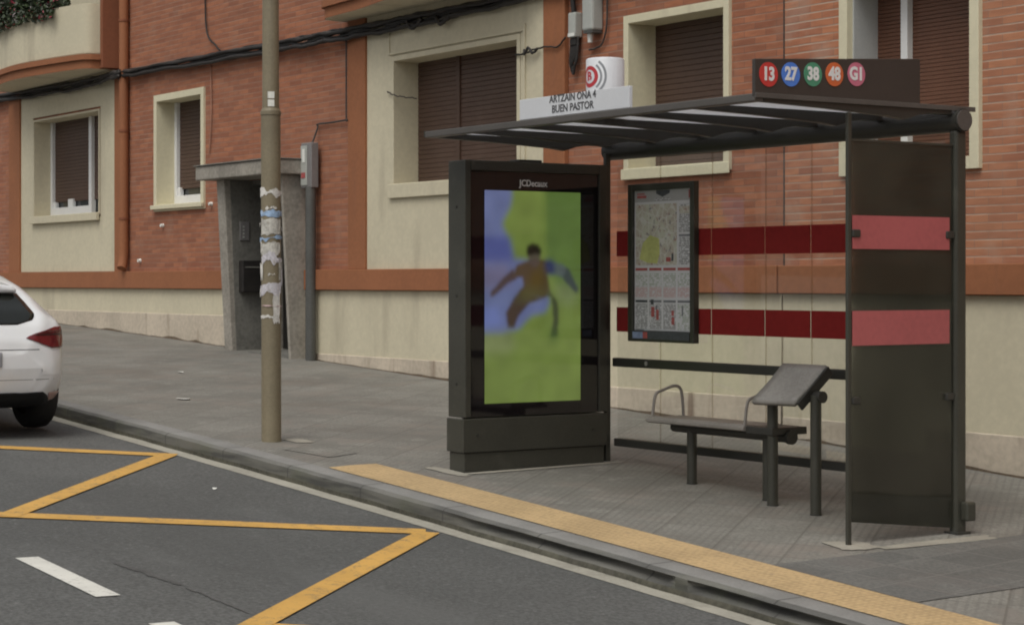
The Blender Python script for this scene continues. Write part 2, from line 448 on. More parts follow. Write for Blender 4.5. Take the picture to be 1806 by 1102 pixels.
class MB:
    def __init__(s):
        s.v = []; s.f = []
    def add(s, vs, fs):
        o = len(s.v)
        s.v += [tuple(p) for p in vs]
        s.f += [tuple(i + o for i in f) for f in fs]
        return s
    def box(s, u0, u1, v0, v1, z0, z1):
        p = [(u, v, z) for z in (z0, z1) for v in (v0, v1) for u in (u0, u1)]
        return s.add(p, [(0, 2, 3, 1), (4, 5, 7, 6), (0, 1, 5, 4), (2, 6, 7, 3), (0, 4, 6, 2), (1, 3, 7, 5)])
    def quad(s, *p):
        return s.add(p, [tuple(range(len(p)))])
    def prism(s, pts, d):
        n = len(pts); d = Vector(d)
        a = [Vector(p) for p in pts]; b = [p + d for p in a]
        fs = [tuple(range(n))[::-1], tuple(range(n, 2 * n))]
        for i in range(n):
            j = (i + 1) % n
            fs.append((i, j, n + j, n + i))
        return s.add(a + b, fs)
    def cyl(s, p0, p1, r0, r1=None, n=24, caps=True):
        r1 = r0 if r1 is None else r1
        p0, p1 = Vector(p0), Vector(p1)
        ax = (p1 - p0).normalized()
        t = Vector((0, 0, 1)) if abs(ax.z) < 0.9 else Vector((1, 0, 0))
        a = ax.cross(t).normalized(); b = ax.cross(a)
        vs = []
        for p, r in ((p0, r0), (p1, r1)):
            for i in range(n):
                t_ = 2 * math.pi * i / n
                vs.append(p + a * (r * math.cos(t_)) + b * (r * math.sin(t_)))
        fs = [(i, (i + 1) % n, n + (i + 1) % n, n + i) for i in range(n)]
        if caps:
            fs += [tuple(range(n))[::-1], tuple(range(n, 2 * n))]
        return s.add(vs, fs)
    def tube(s, path, r, n=8, caps=True):
        P = [Vector(p) for p in path]
        rings = []
        prev = None
        for i, p in enumerate(P):
            d = (P[min(i + 1, len(P) - 1)] - P[max(i - 1, 0)]).normalized()
            if prev is None:
                t = Vector((0, 0, 1)) if abs(d.z) < 0.9 else Vector((1, 0, 0))
                a = d.cross(t).normalized()
            else:
                a = (prev - d * prev.dot(d)).normalized()
            prev = a
            b = d.cross(a)
            rr = r[i] if isinstance(r, (list, tuple)) else r
            rings.append([p + a * (rr * math.cos(2 * math.pi * k / n)) + b * (rr * math.sin(2 * math.pi * k / n)) for k in range(n)])
        vs = [q for ring in rings for q in ring]
        fs = []
        for i in range(len(P) - 1):
            for k in range(n):
                k2 = (k + 1) % n
                fs.append((i * n + k, i * n + k2, (i + 1) * n + k2, (i + 1) * n + k))
        if caps:
            fs += [tuple(range(n))[::-1], tuple((len(P) - 1) * n + k for k in range(n))]
        return s.add(vs, fs)
    def grid(s, rows):
        """rows of points -> quads"""
        m, n = len(rows), len(rows[0])
        return s.add([p for r in rows for p in r],
                     [(i * n + j, i * n + j + 1, (i + 1) * n + j + 1, (i + 1) * n + j) for i in range(m - 1) for j in range(n - 1)])
    def build(s, name, mat, parent=None, loc=None, smooth=False, bevel=0.0, label=None):
        root = parent
        base = Vector((0, 0, 0))
        while root is not None:
            base += Vector(root.location); root = root.parent
        if parent is None and loc is not None:
            base = Vector(loc)
        me = bpy.data.meshes.new(name)
        me.from_pydata([tuple(Vector(p) - base) for p in s.v], [], s.f)
        me.validate(); me.update()
        import bmesh
        bm = bmesh.new(); bm.from_mesh(me)
        bmesh.ops.recalc_face_normals(bm, faces=bm.faces)
        bm.to_mesh(me); bm.free()
        o = bpy.data.objects.new(name, me)
        COL.objects.link(o)
        if parent is not None:
            o.parent = parent
        elif loc is not None:
            o.location = loc
        ms = mat if isinstance(mat, (list, tuple)) else [mat]
        for m_ in ms:
            me.materials.append(m_)
        if smooth:
            for p in me.polygons:
                p.use_smooth = True
            if smooth is not True:
                mod = o.modifiers.new('edge', 'EDGE_SPLIT'); mod.split_angle = R(smooth)
        if bevel:
            md = o.modifiers.new('bevel', 'BEVEL'); md.width = bevel; md.segments = 2; md.limit_method = 'ANGLE'; md.angle_limit = R(40)
        if label:
            o['label'] = label
        return o

def tag(o, label, cat, group=None):
    o['label'] = label; o['category'] = cat
    if group:
        o['group'] = group
    return o

def thing(name, loc, label, cat, group=None):
    o = bpy.data.objects.new(name, None)
    o.empty_display_size = 0.2
    COL.objects.link(o); o.location = loc
    return tag(o, label, cat, group)

def struct(o, kind='structure'):
    o['kind'] = kind
    return o

def bx(*a):
    return MB().box(*a)

def text_mb(body, size, at, right, up, bold=0.0, align='CENTER', xs=1.0, depth=0.001):
    """letters as a mesh standing at a point, reading along 'right'"""
    cu = bpy.data.curves.new('letters', 'FONT')
    cu.body = body; cu.size = size; cu.align_x = align; cu.align_y = 'CENTER'
    cu.offset = bold; cu.extrude = depth; cu.resolution_u = 3
    ob = bpy.data.objects.new('letters', cu)
    COL.objects.link(ob)
    dg = bpy.context.evaluated_depsgraph_get()
    me = bpy.data.meshes.new_from_object(ob.evaluated_get(dg))
    right = Vector(right).normalized(); up = Vector(up).normalized()
    at = Vector(at); nrm = right.cross(up)
    mb = MB()
    mb.v = [tuple(at + right * (v.co.x * xs) + up * v.co.y + nrm * v.co.z) for v in me.vertices]
    mb.f = [tuple(p.vertices) for p in me.polygons]
    bpy.data.objects.remove(ob); bpy.data.curves.remove(cu); bpy.data.meshes.remove(me)
    return mb

def disc(at, r, right, up, n=40, d=0.003):
    right = Vector(right); up = Vector(up); nrm = right.cross(up)
    at = Vector(at)
    return MB().prism([at + right * (r * math.cos(2 * math.pi * i / n)) + up * (r * math.sin(2 * math.pi * i / n)) for i in range(n)], nrm * d)

# ------------------------------------------------------------------ ground
def strip(vs, zf, u0, u1, du, off=0.0):
    us = list(np.arange(u0, u1 + 1e-6, du))
    return MB().grid([[(u, v, zf(u, v) + off) for v in vs] for u in us])

struct(strip([-45, -30, -20, -10, -4, 0, 2, 2.96, 4, 5, 6, VK + 0.05], zr, -90, 40, 1.0).build('road', M['asphalt'], smooth=True))
struct(strip([6.33, VK + 0.02], zr, -90, 40, 0.5, 0.004).build('gutter', M['gutter'], smooth=True))
# kerb: bevelled stones with a vertical face
rows = []
for u in sorted(set(list(np.arange(-90, -30, 1.0)) + list(np.arange(-30, 6, 0.1)) + list(np.arange(6, 40.1, 1.0)))):
    zt = zp(u, VK)
    w = 0.004 * math.sin(u * 7.1) + 0.003 * math.sin(u * 3.3) + 0.002 * math.sin(u * 19)
    # from the shelter down the street the stones are hollowed for bus tyres
    k = min(max((u + 10.3) / 0.7, 0), 1)
    if -8.14 < u < -7.99:
        k = 0
    rows.append([(u, VK + w, zt - 0.3), (u, VK + w - 0.006 * k, zt - 0.105), (u, VK + w + 0.006 * k, zt - 0.082), (u, VK + w + 0.034 * k, zt - 0.064), (u, VK + w + 0.058 * k, zt - 0.046), (u, VK + w + 0.050 * k, zt - 0.030),
                 (u, VK + w + 0.002, zt - 0.018), (u, VK + 0.03 + w, zt - 0.001), (u, VK + 0.18, zt + 0.002), (u, VK + 0.18, zt - 0.3)])
kb = struct(MB().grid(rows).build('kerb', [M['kerb'], M['kerb_foot']], smooth=35))
for p in kb.data.polygons:
    if p.index % 9 < 2:
        p.material_index = 1
struct(strip([VK + 0.175, 7.03, 8, 9, 10, 11.6], zp, -90, 40, 1.0).build('pavement', M['paving'], smooth=True))
# yellow tactile strip along the boarding edge, its far end cut on the skew
mb = MB()
us = [-12.13] + list(np.arange(-12.0, 30, 0.5))
mb.grid([[(u if j else u + (0.0 if u > -12.1 else 0.02), v, zp(u, v) + 0.004 + (0.002 if 0 < j < 2 else 0)) for j, v in enumerate((6.648, 6.84, 7.03))] for u in us])
struct(mb.build('tactile_paving', M['tactile'], smooth=True))
# darker paving band across the pavement beside the shelter
struct(strip([7.035, 8, 9, 10, 10.68], zp, -8.02, -6.98, 0.26, 0.004).build('dark_paving', M['paving_dark'], smooth=True))

def road_poly(pts, off=0.006):
    """a marking laid on the road, subdivided so it follows the crossfall"""
    mb = MB()
    (a, b, c, d) = [Vector((p[0], p[1], 0)) for p in pts]
    n = 14
    rows_ = []
    for i in range(n + 1):
        t = i / n
        l, r = a.lerp(b, t), d.lerp(c, t)
        rows_.append([(q.x, q.y, zr(q.x, q.y) + off) for q in (l, l.lerp(r, 0.5), r)])
    return mb.grid(rows_)

def line_pts(p, q, w):
    p, q = Vector(p), Vector(q)
    d = (q - p).normalized(); s = Vector((-d.y, d.x)) * (w / 2)
    return [p + s, q + s, q - s, p - s]

zig = [(-17.75, 6.29), (-14.55, 5.15), (-13.90, 6.29), (-11.62, 4.10), (-10.20, 6.28), (-8.05, 4.05), (-6.4, 6.28), (-4.3, 4.05)]
zz_mb = MB()
zz = [(-17.7, 4.2), (-13.90, 6.29), (-11.55, 4.10), (-10.2, 6.27), (-8.10, 4.06), (-6.4, 6.27), (-4.2, 4.06)]
# first leg runs from the kerb tip to beyond the picture's left edge
legs = [((-15.42, 4.12), (-13.86, 6.32)), ((-13.89, 6.27), (-11.42, 4.13)), ((-11.56, 4.06), (-10.2, 6.25)), ((-10.17, 6.25), (-8.08, 4.0)), ((-8.2, 4.06), (-6.6, 6.25)), ((-6.57, 6.25), (-4.4, 4.0))]
for i, (p, q) in enumerate(legs):
    mbq = road_poly(line_pts(p, q, 0.185 if i % 2 == 0 else 0.14), 0.006 + 0.002 * (i % 2))
    zz_mb.add(mbq.v, mbq.f)
struct(zz_mb.build('yellow_zigzag_marking', M['yellow']))
for k, (a, b) in enumerate([((-10.12, 3.775), (-9.03, 3.77)), ((-8.39, 3.755), (-7.3, 3.75)), ((-6.65, 3.74), (-5.55, 3.735)), ((-11.85, 3.79), (-10.78, 3.78))][:3]):
    struct(road_poly(line_pts(a, b, 0.125)).build('white_lane_dash', M['white_paint']))
# tar scars in the asphalt
mb = MB()
for seg_ in ([(-9.85, 4.13, .004), (-9.7, 4.165, .022), (-9.55, 4.19, .035), (-9.42, 4.185, .02), (-9.28, 4.205, .022), (-9.15, 4.21, .008)], [(-9.1, 4.2, .004), (-8.95, 4.215, .008), (-8.8, 4.21, .006), (-8.62, 4.225, .011), (-8.4, 4.22, .003)]):
    fine = []
    for (u, v, w), (u2, v2, w2) in zip(seg_[:-1], seg_[1:]):
        for t in np.linspace(0, 1, 6)[:-1]:
            fine.append((u + (u2 - u) * t, v + (v2 - v) * t + random.uniform(-.006, .006), (w + (w2 - w) * t) * random.uniform(0.6, 1.3)))
    mb.grid([[(u, v - w, zr(u, v) + 0.004), (u, v + w, zr(u, v) + 0.004)] for u, v, w in fine])
struct(mb.build('road_crack', M['tar']))

# inspection cover in the pavement by the pole
mb = MB()
cov = [(-13.07, 6.80), (-13.17, 7.17), (-12.65, 7.18), (-12.55, 6.90)]
cc = Vector((-12.86, 7.01, 0))
ring = []
for k_ in (1.0, 0.93):
    ring.append([(cc.x + (p[0] - cc.x) * k_, cc.y + (p[1] - cc.y) * k_) for p in cov])
for i in range(4):
    j = (i + 1) % 4
    mb.quad(*[(q[0], q[1], zp(*q) + 0.004) for q in (ring[0][i], ring[0][j], ring[1][j], ring[1][i])])
plate_ = MB().prism([(q[0], q[1], zp(*q) - 0.01) for q in ring[1]], (0, 0, 0.0135))
cover = thing('inspection_cover', (cc.x, cc.y, zp(cc.x, cc.y)), 'flat four sided inspection cover set in the pavement right of the pole foot', 'inspection cover')
mb.build('rim', M['concrete_dark'], cover); plate_.build('plate', M['paving'], cover)
# pale cement patch at the pole foot and cement collars under the shelter
def patch(pts, off=0.005):
    c = Vector((sum(p[0] for p in pts) / len(pts), sum(p[1] for p in pts) / len(pts)))
    out = []
    P_ = [Vector(p) for p in pts]; n_ = len(P_)
    # cut the corners
    Q_ = []
    for i in range(n_):
        p, q = P_[i], P_[(i + 1) % n_]
        Q_ += [p.lerp(q, 0.14), p.lerp(q, 0.86)]
    for i, p in enumerate(Q_):
        q = Q_[(i + 1) % len(Q_)]
        for t in np.linspace(0, 1, 6)[:-1]:
            w = p.lerp(q, t)
            w = w + (w - c) * random.uniform(-0.11, 0.08)
            out.append((w.x, w.y, zp(w.x, w.y) + off))
    return MB().quad(*out)
for pts in ([(-13.62, 7.06), (-13.35, 7.06), (-13.3, 7.2), (-13.58, 7.2)],
            [(-8.40, 7.70), (-8.12, 7.66), (-8.10, 7.92), (-8.33, 7.94)],
            [(-8.14, 7.92), (-8.04, 7.9), (-8.0, 8.75), (-8.12, 8.72)],
            [(-11.82, 7.22), (-11.36, 7.22), (-11.36, 7.33), (-11.82, 7.33)],
            [(-11.46, 7.3), (-11.40, 7.3), (-11.40, 8.62), (-11.46, 8.62)]):
    struct(patch(pts).build('cement_patch', M['mortar']))

def litter(u, v, z, s, lab):
    mb = MB()
    n = 7
    ring_ = [(u + s * random.uniform(0.6, 1.2) * math.cos(2 * math.pi * i / n) * 1.6, v + s * random.uniform(0.6, 1.2) * math.sin(2 * math.pi * i / n), z + random.uniform(0.004, 0.014)) for i in range(n)]
    mb.prism(ring_, (0, 0, 0.002))
    tag(mb.build('paper_scrap', M['sticker'], loc=(u, v, z)), lab, 'litter')
litter(-18.9, 8.67, zp(-18.9, 8.67), 0.035, 'white crumpled paper scrap on the pavement nearest the brick wall')
litter(-16.5, 7.6, zp(-16.5, 7.6), 0.06, 'long white flattened scrap on the pavement between car and pole')
litter(-12.14, 5.81, zr(-12.14, 5.81), 0.02, 'tiny white paper scrap lying on the dark asphalt road')

# ------------------------------------------------------------------ houses
def wall_grid(us, zs, y, holes):
    mb = MB()
    us = sorted(set(us)); zs = sorted(set(zs))
    for i in range(len(us) - 1):
        for j in range(len(zs) - 1):
            cu, cz = (us[i] + us[i + 1]) / 2, (zs[j] + zs[j + 1]) / 2
            if any(h[0] < cu < h[1] and h[2] < cz < h[3] for h in holes):
                continue
            mb.quad((us[i], y, zs[j]), (us[i + 1], y, zs[j]), (us[i + 1], y, zs[j + 1]), (us[i], y, zs[j + 1]))
    return mb

ZT = 6.5
JOINT = -12.05
SH = 0.27        # depth of the window behind the facade
W1 = (-28.31, -25.90, 0.93, 2.30)
W2 = (-24.00, -22.69, 0.965, 2.28)
W3 = (-18.05, -15.78, 1.0, 2.265)
W4 = (-14.04, -12.76, 0.975, 2.232)
W5 = (-11.30, -10.06, 0.88, 2.24)
DOOR = (-21.4, -20.0, -1.6, 1.17)

def house(name, u0, u1, holes, bm, label):
    t = thing(name, ((u0 + u1) / 2, WALL, zp((u0 + u1) / 2, WALL)), label, 'building')
    us = [u0, u1] + [h[0] for h in holes] + [h[1] for h in holes]
    zs = [-3.5, ZT] + [h[2] for h in holes] + [h[3] for h in holes]
    mb = wall_grid(us, zs, WALL, holes)
    D = 9.0
    mb.quad((u0, WALL, -3.5), (u0, WALL + D, -3.5), (u0, WALL + D, ZT), (u0, WALL, ZT))
    mb.quad((u1, WALL, -3.5), (u1, WALL, ZT), (u1, WALL + D, ZT), (u1, WALL + D, -3.5))
    mb.quad((u0, WALL + D, -3.5), (u1, WALL + D, -3.5), (u1, WALL + D, ZT), (u0, WALL + D, ZT))
    mb.build('wall', bm, t)
    bx(u0, u1, WALL - 0.12, WALL + D, ZT, ZT + 0.25).build('roof', M['concrete'], t)
    return t

hA = house('brick_house', -40.0, JOINT, [W1, W2, W3, W4, DOOR], M['brick'], 'red brick house left of the thin wall joint with bow balconies and porch')
hB = house('brick_house', JOINT, 9.0, [W5], M['brick_pale'], 'paler brick house right of the thin wall joint behind the glass end panel')
bx(JOINT - 0.007, JOINT + 0.005, WALL - 0.006, WALL + 0.03, -1.6, ZT - 0.01).build('expansion_joint', M['black2'], hA)

def frame_boxes(o, w_l, w_r, w_b, w_t, v0, v1):
    """strips round an opening"""
    u0, u1, z0, z1 = o
    mb = MB()
    mb.box(u0 - w_l, u0, v0, v1, z0 - w_b, z1 + w_t)
    mb.box(u1, u1 + w_r, v0, v1, z0 - w_b, z1 + w_t)
    mb.box(u0, u1, v0, v1, z1, z1 + w_t)
    mb.box(u0, u1, v0, v1, z0 - w_b, z0)
    return mb

def slats(u0, u1, z0, z1, v, pitch=0.048):
    mb = MB()
    z = z1
    prof = []
    while z > z0 + 1e-6:
        zb = max(z - pitch, z0)
        prof += [(v + 0.004, z), (v - 0.002, z - (z - zb) * 0.12), (v - 0.002, zb + (z - zb) * 0.1), (v + 0.004, zb)]
        z = zb
    return mb.grid([[(u0, p[0], p[1]) for p in prof], [(u1, p[0], p[1]) for p in prof]])

def window(parent, o, w, proud, sill, shut_mat, shut_z0, frames, trim='cream_trim', pitch=0.048):
    u0, u1, z0, z1 = o
    vd = WALL + SH
    win = frame_boxes(o, w, w, w, w, WALL - proud, vd + 0.06).build('window', M[trim], parent, bevel=0.004)
    if sill:
        bx(u0 - w - 0.02, u1 + w + 0.02, WALL - proud - sill[1], WALL - proud - 0.003, z0 - sill[0], z0 - 0.006).build('sill', M[trim], win, bevel=0.006)
    slats(u0, u1, shut_z0, z1, vd, pitch).build('shutter', shut_mat, win)
    bx(u0, u1, vd + 0.03, vd + 0.04, z0, z1).build('pane', M['pane'], win)
    if frames:
        mb = MB()
        for f in frames:
            mb.box(*f)
        mb.build('frame', M['pvc'], win, bevel=0.004)
    return win

vd = WALL + SH
# W1, in the left bay: white frame with a tall mullion, blind not quite down
window(hA, W1, 0.03, 0.032, (0.11, 0.05), M['shutter'], 1.135, [
    (-28.31, -28.24, vd - 0.05, vd + 0.02, 0.93, 2.30), (-26.86, -26.76, vd - 0.05, vd + 0.02, 0.93, 2.30), (-28.24, -26.86, vd - 0.05, vd + 0.02, 0.93, 1.055),
    (-28.24, -28.15, vd - 0.03, vd + 0.02, 1.055, 1.14), (-27.68, -27.5, vd - 0.03, vd + 0.02, 1.055, 1.17)], 'cream')
window(hA, W2, 0.085, 0.03, (0.06, 0.04), M['shutter'], 1.17, [
    (-24.0, -23.93, vd - 0.05, vd + 0.02, 0.965, 2.28), (-23.93, -22.69, vd - 0.05, vd + 0.02, 0.965, 1.085), (-23.93, -23.86, vd - 0.03, vd + 0.02, 1.085, 1.19), (-23.18, -23.07, vd - 0.03, vd + 0.02, 1.085, 1.2)])
w3 = window(hA, W3, 0.055, 0.03, (0.15, 0.03), M['shutter'], 1.0, None, 'cream')
bx(-17.28, -17.22, vd - 0.02, vd + 0.01, 1.0, 2.265).build('guide_rail', M['shutter'], w3)
window(hA, W4, 0.07, 0.035, (0.10, 0.015), M['shutter'], 1.0, None)
w5 = window(hB, W5, 0.09, 0.04, None, M['shutter_red'], 0.88, [(-10.985, -10.915, vd - 0.06, vd + 0.0, 0.88, 2.24)], pitch=0.03)
bx(-11.30, -11.285, WALL + 0.02, vd, 0.88, 2.24).build('reveal_lining', M['greyframe'], w5)

# cream bays with a hole for the window
def bay(parent, u0, u1, z0, z1, o, v0, m):
    mb = MB()
    mb.box(u0, o[0] - 0.06, v0, WALL - 0.002, z0, z1); mb.box(o[1] + 0.06, u1, v0, WALL - 0.002, z0, z1)
    mb.box(o[0] - 0.06, o[1] + 0.06, v0, WALL - 0.002, o[3] + 0.06, z1); mb.box(o[0] - 0.06, o[1] + 0.06, v0, WALL - 0.002, z0, o[2] - 0.06)
    return mb.build('bay_render', m, parent)
bay(hA, -28.85, -25.31, 0.125, ZT, W1, WALL - 0.022, M['cream'])
bay(hA, -18.61, -15.315, 0.105, ZT, W3, WALL - 0.022, M['cream'])
for a, b in ((-29.3, -28.85), (-25.31, -25.04), (-18.98, -18.61), (-15.315, -14.974)):
    bx(a, b, WALL - 0.05, WALL - 0.002, 0.12, ZT).build('pilaster', M['terracotta'], hA, bevel=0.006)
# thin raised mouldings on the right bay
mb = MB(); mb.box(-18.13, -15.66, WALL - 0.04, WALL - 0.024, 2.335, 2.355); mb.box(-15.655, -15.63, WALL - 0.04, WALL - 0.024, 1.0, 2.40); mb.box(-18.16, -18.13, WALL - 0.034, WALL - 0.024, 2.335, 2.66)
mb.build('moulding', M['cream'], hA)
# orange string course and cream base below it, interrupted by the porch
def segs(parent, spans, z0, z1, v0, name, m, bev=0.006):
    for a, b in spans:
        bx(a, b, v0, WALL - 0.003, z0, z1).build(name, m, parent, bevel=bev)
segs(hA, [(-40, -21.62), (-19.93, JOINT - 0.014)], -0.10, 0.12, WALL - 0.075, 'string_course', M['terracotta'])
segs(hB, [(JOINT + 0.008, 9)], -0.10, 0.118, WALL - 0.075, 'string_course', M['terracotta'])
segs(hA, [(-40, -21.62), (-19.93, JOINT - 0.014)], -3.0, -0.105, WALL - 0.02, 'base_render', M['cream'], 0)
segs(hB, [(JOINT + 0.008, 9)], -3.0, -0.105, WALL - 0.02, 'base_render', M['cream'], 0)
segs(hA, [(-40, -21.62)], -3.0, -0.415, WALL - 0.034, 'plinth', M['plinth'], 0.008)
segs(hA, [(-19.93, -15.0)], -3.0, -0.80, WALL - 0.034, 'plinth', M['plinth'], 0.008)
segs(hA, [(-15.0, JOINT - 0.014)], -3.0, -0.93, WALL - 0.034, 'plinth', M['plinth'], 0.008)
segs(hB, [(JOINT + 0.008, -6.0)], -3.0, -1.07, WALL - 0.028, 'plinth', M['plinth'], 0.008)
segs(hB, [(-6.0, 9.0)], -3.0, -1.25, WALL - 0.028, 'plinth', M['plinth'], 0.008)
# rusty, mossy weathering line where the wall meets the pavement
mossy = plain('mossy_dirt', (0.13, 0.095, 0.065), 0.95, 0.3, 4, 40)
for (ua, ub, par) in ((-36, -21.65, hA), (-19.9, JOINT - 0.02, hA), (JOINT + 0.02, 4, hB)):
    mb = MB(); rows = []
    for u in list(np.arange(ua, ub, 0.2)) + [ub]:
        h = 0.006 + 0.03 * random.random() ** 2
        rows.append([(u, WALL - 0.040, zp(u, WALL) - 0.03), (u, WALL - 0.040, zp(u, WALL) + h)])
    mb.grid(rows).build('damp_line', mossy, par)

# balconies: bowed plan
def bow(parent, pts, z0, zl, z1, zt, plants=None):
    import mathutils
    P = [Vector((p[0], p[1], 0)) for p in pts]
    # smooth the curve
    out = []
    for i in range(len(P) - 1):
        p0 = P[max(i - 1, 0)]; p1 = P[i]; p2 = P[i + 1]; p3 = P[min(i + 2, len(P) - 1)]
        for k in range(5):
            t = k / 5
            out.append(0.5 * ((2 * p1) + (p2 - p0) * t + (2 * p0 - 5 * p1 + 4 * p2 - p3) * t * t + (3 * p1 - p0 - 3 * p2 + p3) * t ** 3))
    out.append(P[-1])
    cx = sum(p.x for p in out) / len(out)
    def offs(d):
        r = []
        for i, p in enumerate(out):
            tv = (out[min(i + 1, len(out) - 1)] - out[max(i - 1, 0)]).normalized()
            n = Vector((tv.y, -tv.x, 0))
            r.append(p + n * d)
        r[0].y = r[-1].y = WALL - 0.01
        return r
    def slab(d, a, b, m, name, par):
        q = offs(d)
        return MB().prism([(p.x, p.y, a) for p in q], (0, 0, b - a)).build(name, m, par, smooth=40)
    bal = slab(0.0, z0, zl, M['cream'], 'balcony', parent)
    slab(0.008, z0 + 0.006, z0 + (z1 - z0) * 0.6, M['terracotta'], 'lower_moulding', bal)
    slab(0.045, z0 + (z1 - z0) * 0.62, z1, M['terracotta'], 'upper_moulding', bal)
    outer = offs(0.0); inner = offs(-0.11)
    mb = MB()
    rows_ = []
    n = len(outer)
    for i in range(n):
        rows_.append([(outer[i].x, outer[i].y, z1 + 0.002), (outer[i].x, outer[i].y, zt), (inner[i].x, inner[i].y, zt), (inner[i].x, inner[i].y, z1 + 0.002)])
    mb.grid(rows_)
    mb.build('parapet', M['cream'], bal, smooth=40)
    return bal
bow(hA, [(-29.02, WALL), (-28.98, 10.38), (-28.5, 10.16), (-28.0, 10.05), (-27.1, 9.97), (-26.2, 10.05), (-25.6, 10.14), (-25.26, 10.23), (-25.19, 10.42), (-25.19, WALL)], 2.785, 3.0, 2.98, 3.65)
bow(hA, [(-19.04, WALL), (-19.0, 10.39), (-18.6, 10.33), (-18.1, 10.29), (-17.3, 10.16), (-16.6, 10.1), (-15.9, 10.2), (-15.5, 10.3), (-15.38, 10.42), (-15.38, WALL)], 2.775, 3.0, 2.965, 3.70)
# side fin of the upper bay and the downpipe beside it
bx(-25.19, -25.1, 10.40, WALL - 0.002, 2.80, ZT - 0.01).build('side_fin', M['terracotta_dark'], hA, bevel=0.004)
mb = MB(); mb.tube([(-24.93, WALL - 0.075, 6.3), (-24.93, WALL - 0.075, 0.35), (-24.93, WALL - 0.085, 0.24), (-24.9, WALL - 0.12, 0.16)], 0.062, 16)
dp = mb.build('downpipe', M['terracotta'], hA, smooth=50)
for z in (3.4, 1.95, 0.8):
    MB().cyl((-24.93, WALL - 0.075, z), (-24.93, WALL - 0.075, z + 0.03), 0.07, n=16).build('clip', M['terracotta_dark'], dp, smooth=50)

# porch: canopy on two tapering concrete fins, dark recess behind
porch = MB().box(-21.85, -19.86, 10.21, WALL - 0.003, 1.175, 1.335).build('porch', M['concrete'], hA, bevel=0.012)
bx(-21.87, -19.845, 10.19, WALL - 0.003, 1.336, 1.352).build('canopy_lip', M['concrete_dark'], porch, bevel=0.008)
for a, b, m in ((-21.6, -21.40, 'concrete'), (-20.0, -19.95, 'concrete')):
    zg = -1.6
    MB().prism([(a, 10.36, 1.173), (a, 10.475, -0.95), (a, 10.49, zg), (a, 11.25, zg), (a, 11.25, 1.173)], (b - a, 0, 0)).build('fin', M[m], porch, bevel=0.012)
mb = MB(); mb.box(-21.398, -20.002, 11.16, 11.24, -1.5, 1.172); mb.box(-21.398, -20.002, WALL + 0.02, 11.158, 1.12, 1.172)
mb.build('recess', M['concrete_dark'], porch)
MB().prism([(-21.3985, 10.44, 1.17), (-21.3985, 10.53, -0.95), (-21.3985, 11.09, -0.95), (-21.3985, 11.09, 1.17)], (0.004, 0, 0)).build('fin_inner_face', M['concrete_dark'], porch)  # thin sheet of darker concrete over the left fin's inner face
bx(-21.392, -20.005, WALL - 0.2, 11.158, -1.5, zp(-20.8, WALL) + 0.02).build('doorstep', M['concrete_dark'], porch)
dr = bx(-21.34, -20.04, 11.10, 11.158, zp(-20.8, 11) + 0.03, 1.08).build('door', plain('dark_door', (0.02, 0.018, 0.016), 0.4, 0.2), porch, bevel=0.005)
bx(-21.0, -20.55, 11.085, 11.097, -0.3, 0.85).build('door_pane', M['pane'], dr)
MB().cyl((-20.42, 11.06, -0.02), (-20.42, 11.06, 0.2), 0.015, n=10).build('handle', M['steel'], dr)
mbx = bx(-21.394, -21.28, 10.55, 10.86, -0.135, 0.235).build('letterbox', M['black'], porch, bevel=0.008)
bx(-21.278, -21.272, 10.58, 10.83, 0.15, 0.165).build('slot', M['concrete_dark'], mbx)
ic = bx(-21.394, -21.375, 10.56, 10.68, 0.47, 0.69).build('intercom', M['meter'], porch, bevel=0.004)
for k in range(4):
    bx(-21.3745, -21.37, 10.595, 10.615, 0.50 + 0.04 * k, 0.52 + 0.04 * k).build('button', M['greybox'], ic)

# ------------------------------------------------------------------ things fixed to the facade
mt = thing('meter_box', (-19.75, WALL - 0.03, 1.0), 'grey wall meter box with red label beside the porch canopy', 'meter box')
bx(-19.87, -19.63, 10.56, WALL - 0.05, 1.02, 1.515).build('casing', M['meter'], mt, bevel=0.008)
bx(-19.86, -19.72, 10.552, 10.558, 1.05, 1.485).build('door', M['greybox'], mt)
bx(-19.845, -19.755, 10.547, 10.551, 1.13, 1.19).build('red_label', M['poster_red'], mt)
bx(-19.82, -19.765, 10.547, 10.551, 1.3, 1.45).build('pale_label', M['sticker'], mt)
mb = MB(); mb.tube([(-19.70, WALL - 0.11, 1.03), (-19.70, WALL - 0.11, 0.3), (-19.70, WALL - 0.11, zp(-19.7, 10.6) - 0.02)], 0.058, 14)
cd = tag(mb.build('conduit', M['conduit'], loc=(-19.7, WALL - 0.11, zp(-19.7, 10.6)), smooth=50), 'dark grey vertical conduit pipe from meter box down to pavement', 'pipe')
jb = thing('junction_box', (-14.87, WALL - 0.07, 2.19), 'smaller grey junction box with black cables hanging under it', 'junction box', 'grey junction boxes on the brick wall')
bx(-14.865, -14.755, 10.61, WALL - 0.003, 2.185, 2.41).build('casing', M['greybox'], jb, bevel=0.012)
bx(-14.86, -14.76, 10.606, 10.609, 2.195, 2.225).build('lid_lip', M['sticker'], jb)
jb2 = thing('junction_box', (-14.6, WALL - 0.07, 2.22), 'larger grey junction box with a short nozzle below, right of the smaller box', 'junction box', 'grey junction boxes on the brick wall')
bx(-14.60, -14.44, 10.57, WALL - 0.003, 2.215, 2.545).build('casing', M['greybox'], jb2, bevel=0.02)
bx(-14.59, -14.45, 10.58, WALL - 0.01, 2.195, 2.214).build('base', M['conduit'], jb2)
MB().cyl((-14.55, 10.63, 2.115), (-14.55, 10.63, 2.194), 0.022, 0.028, n=14).build('nozzle', M['sticker'], jb2, smooth=50)

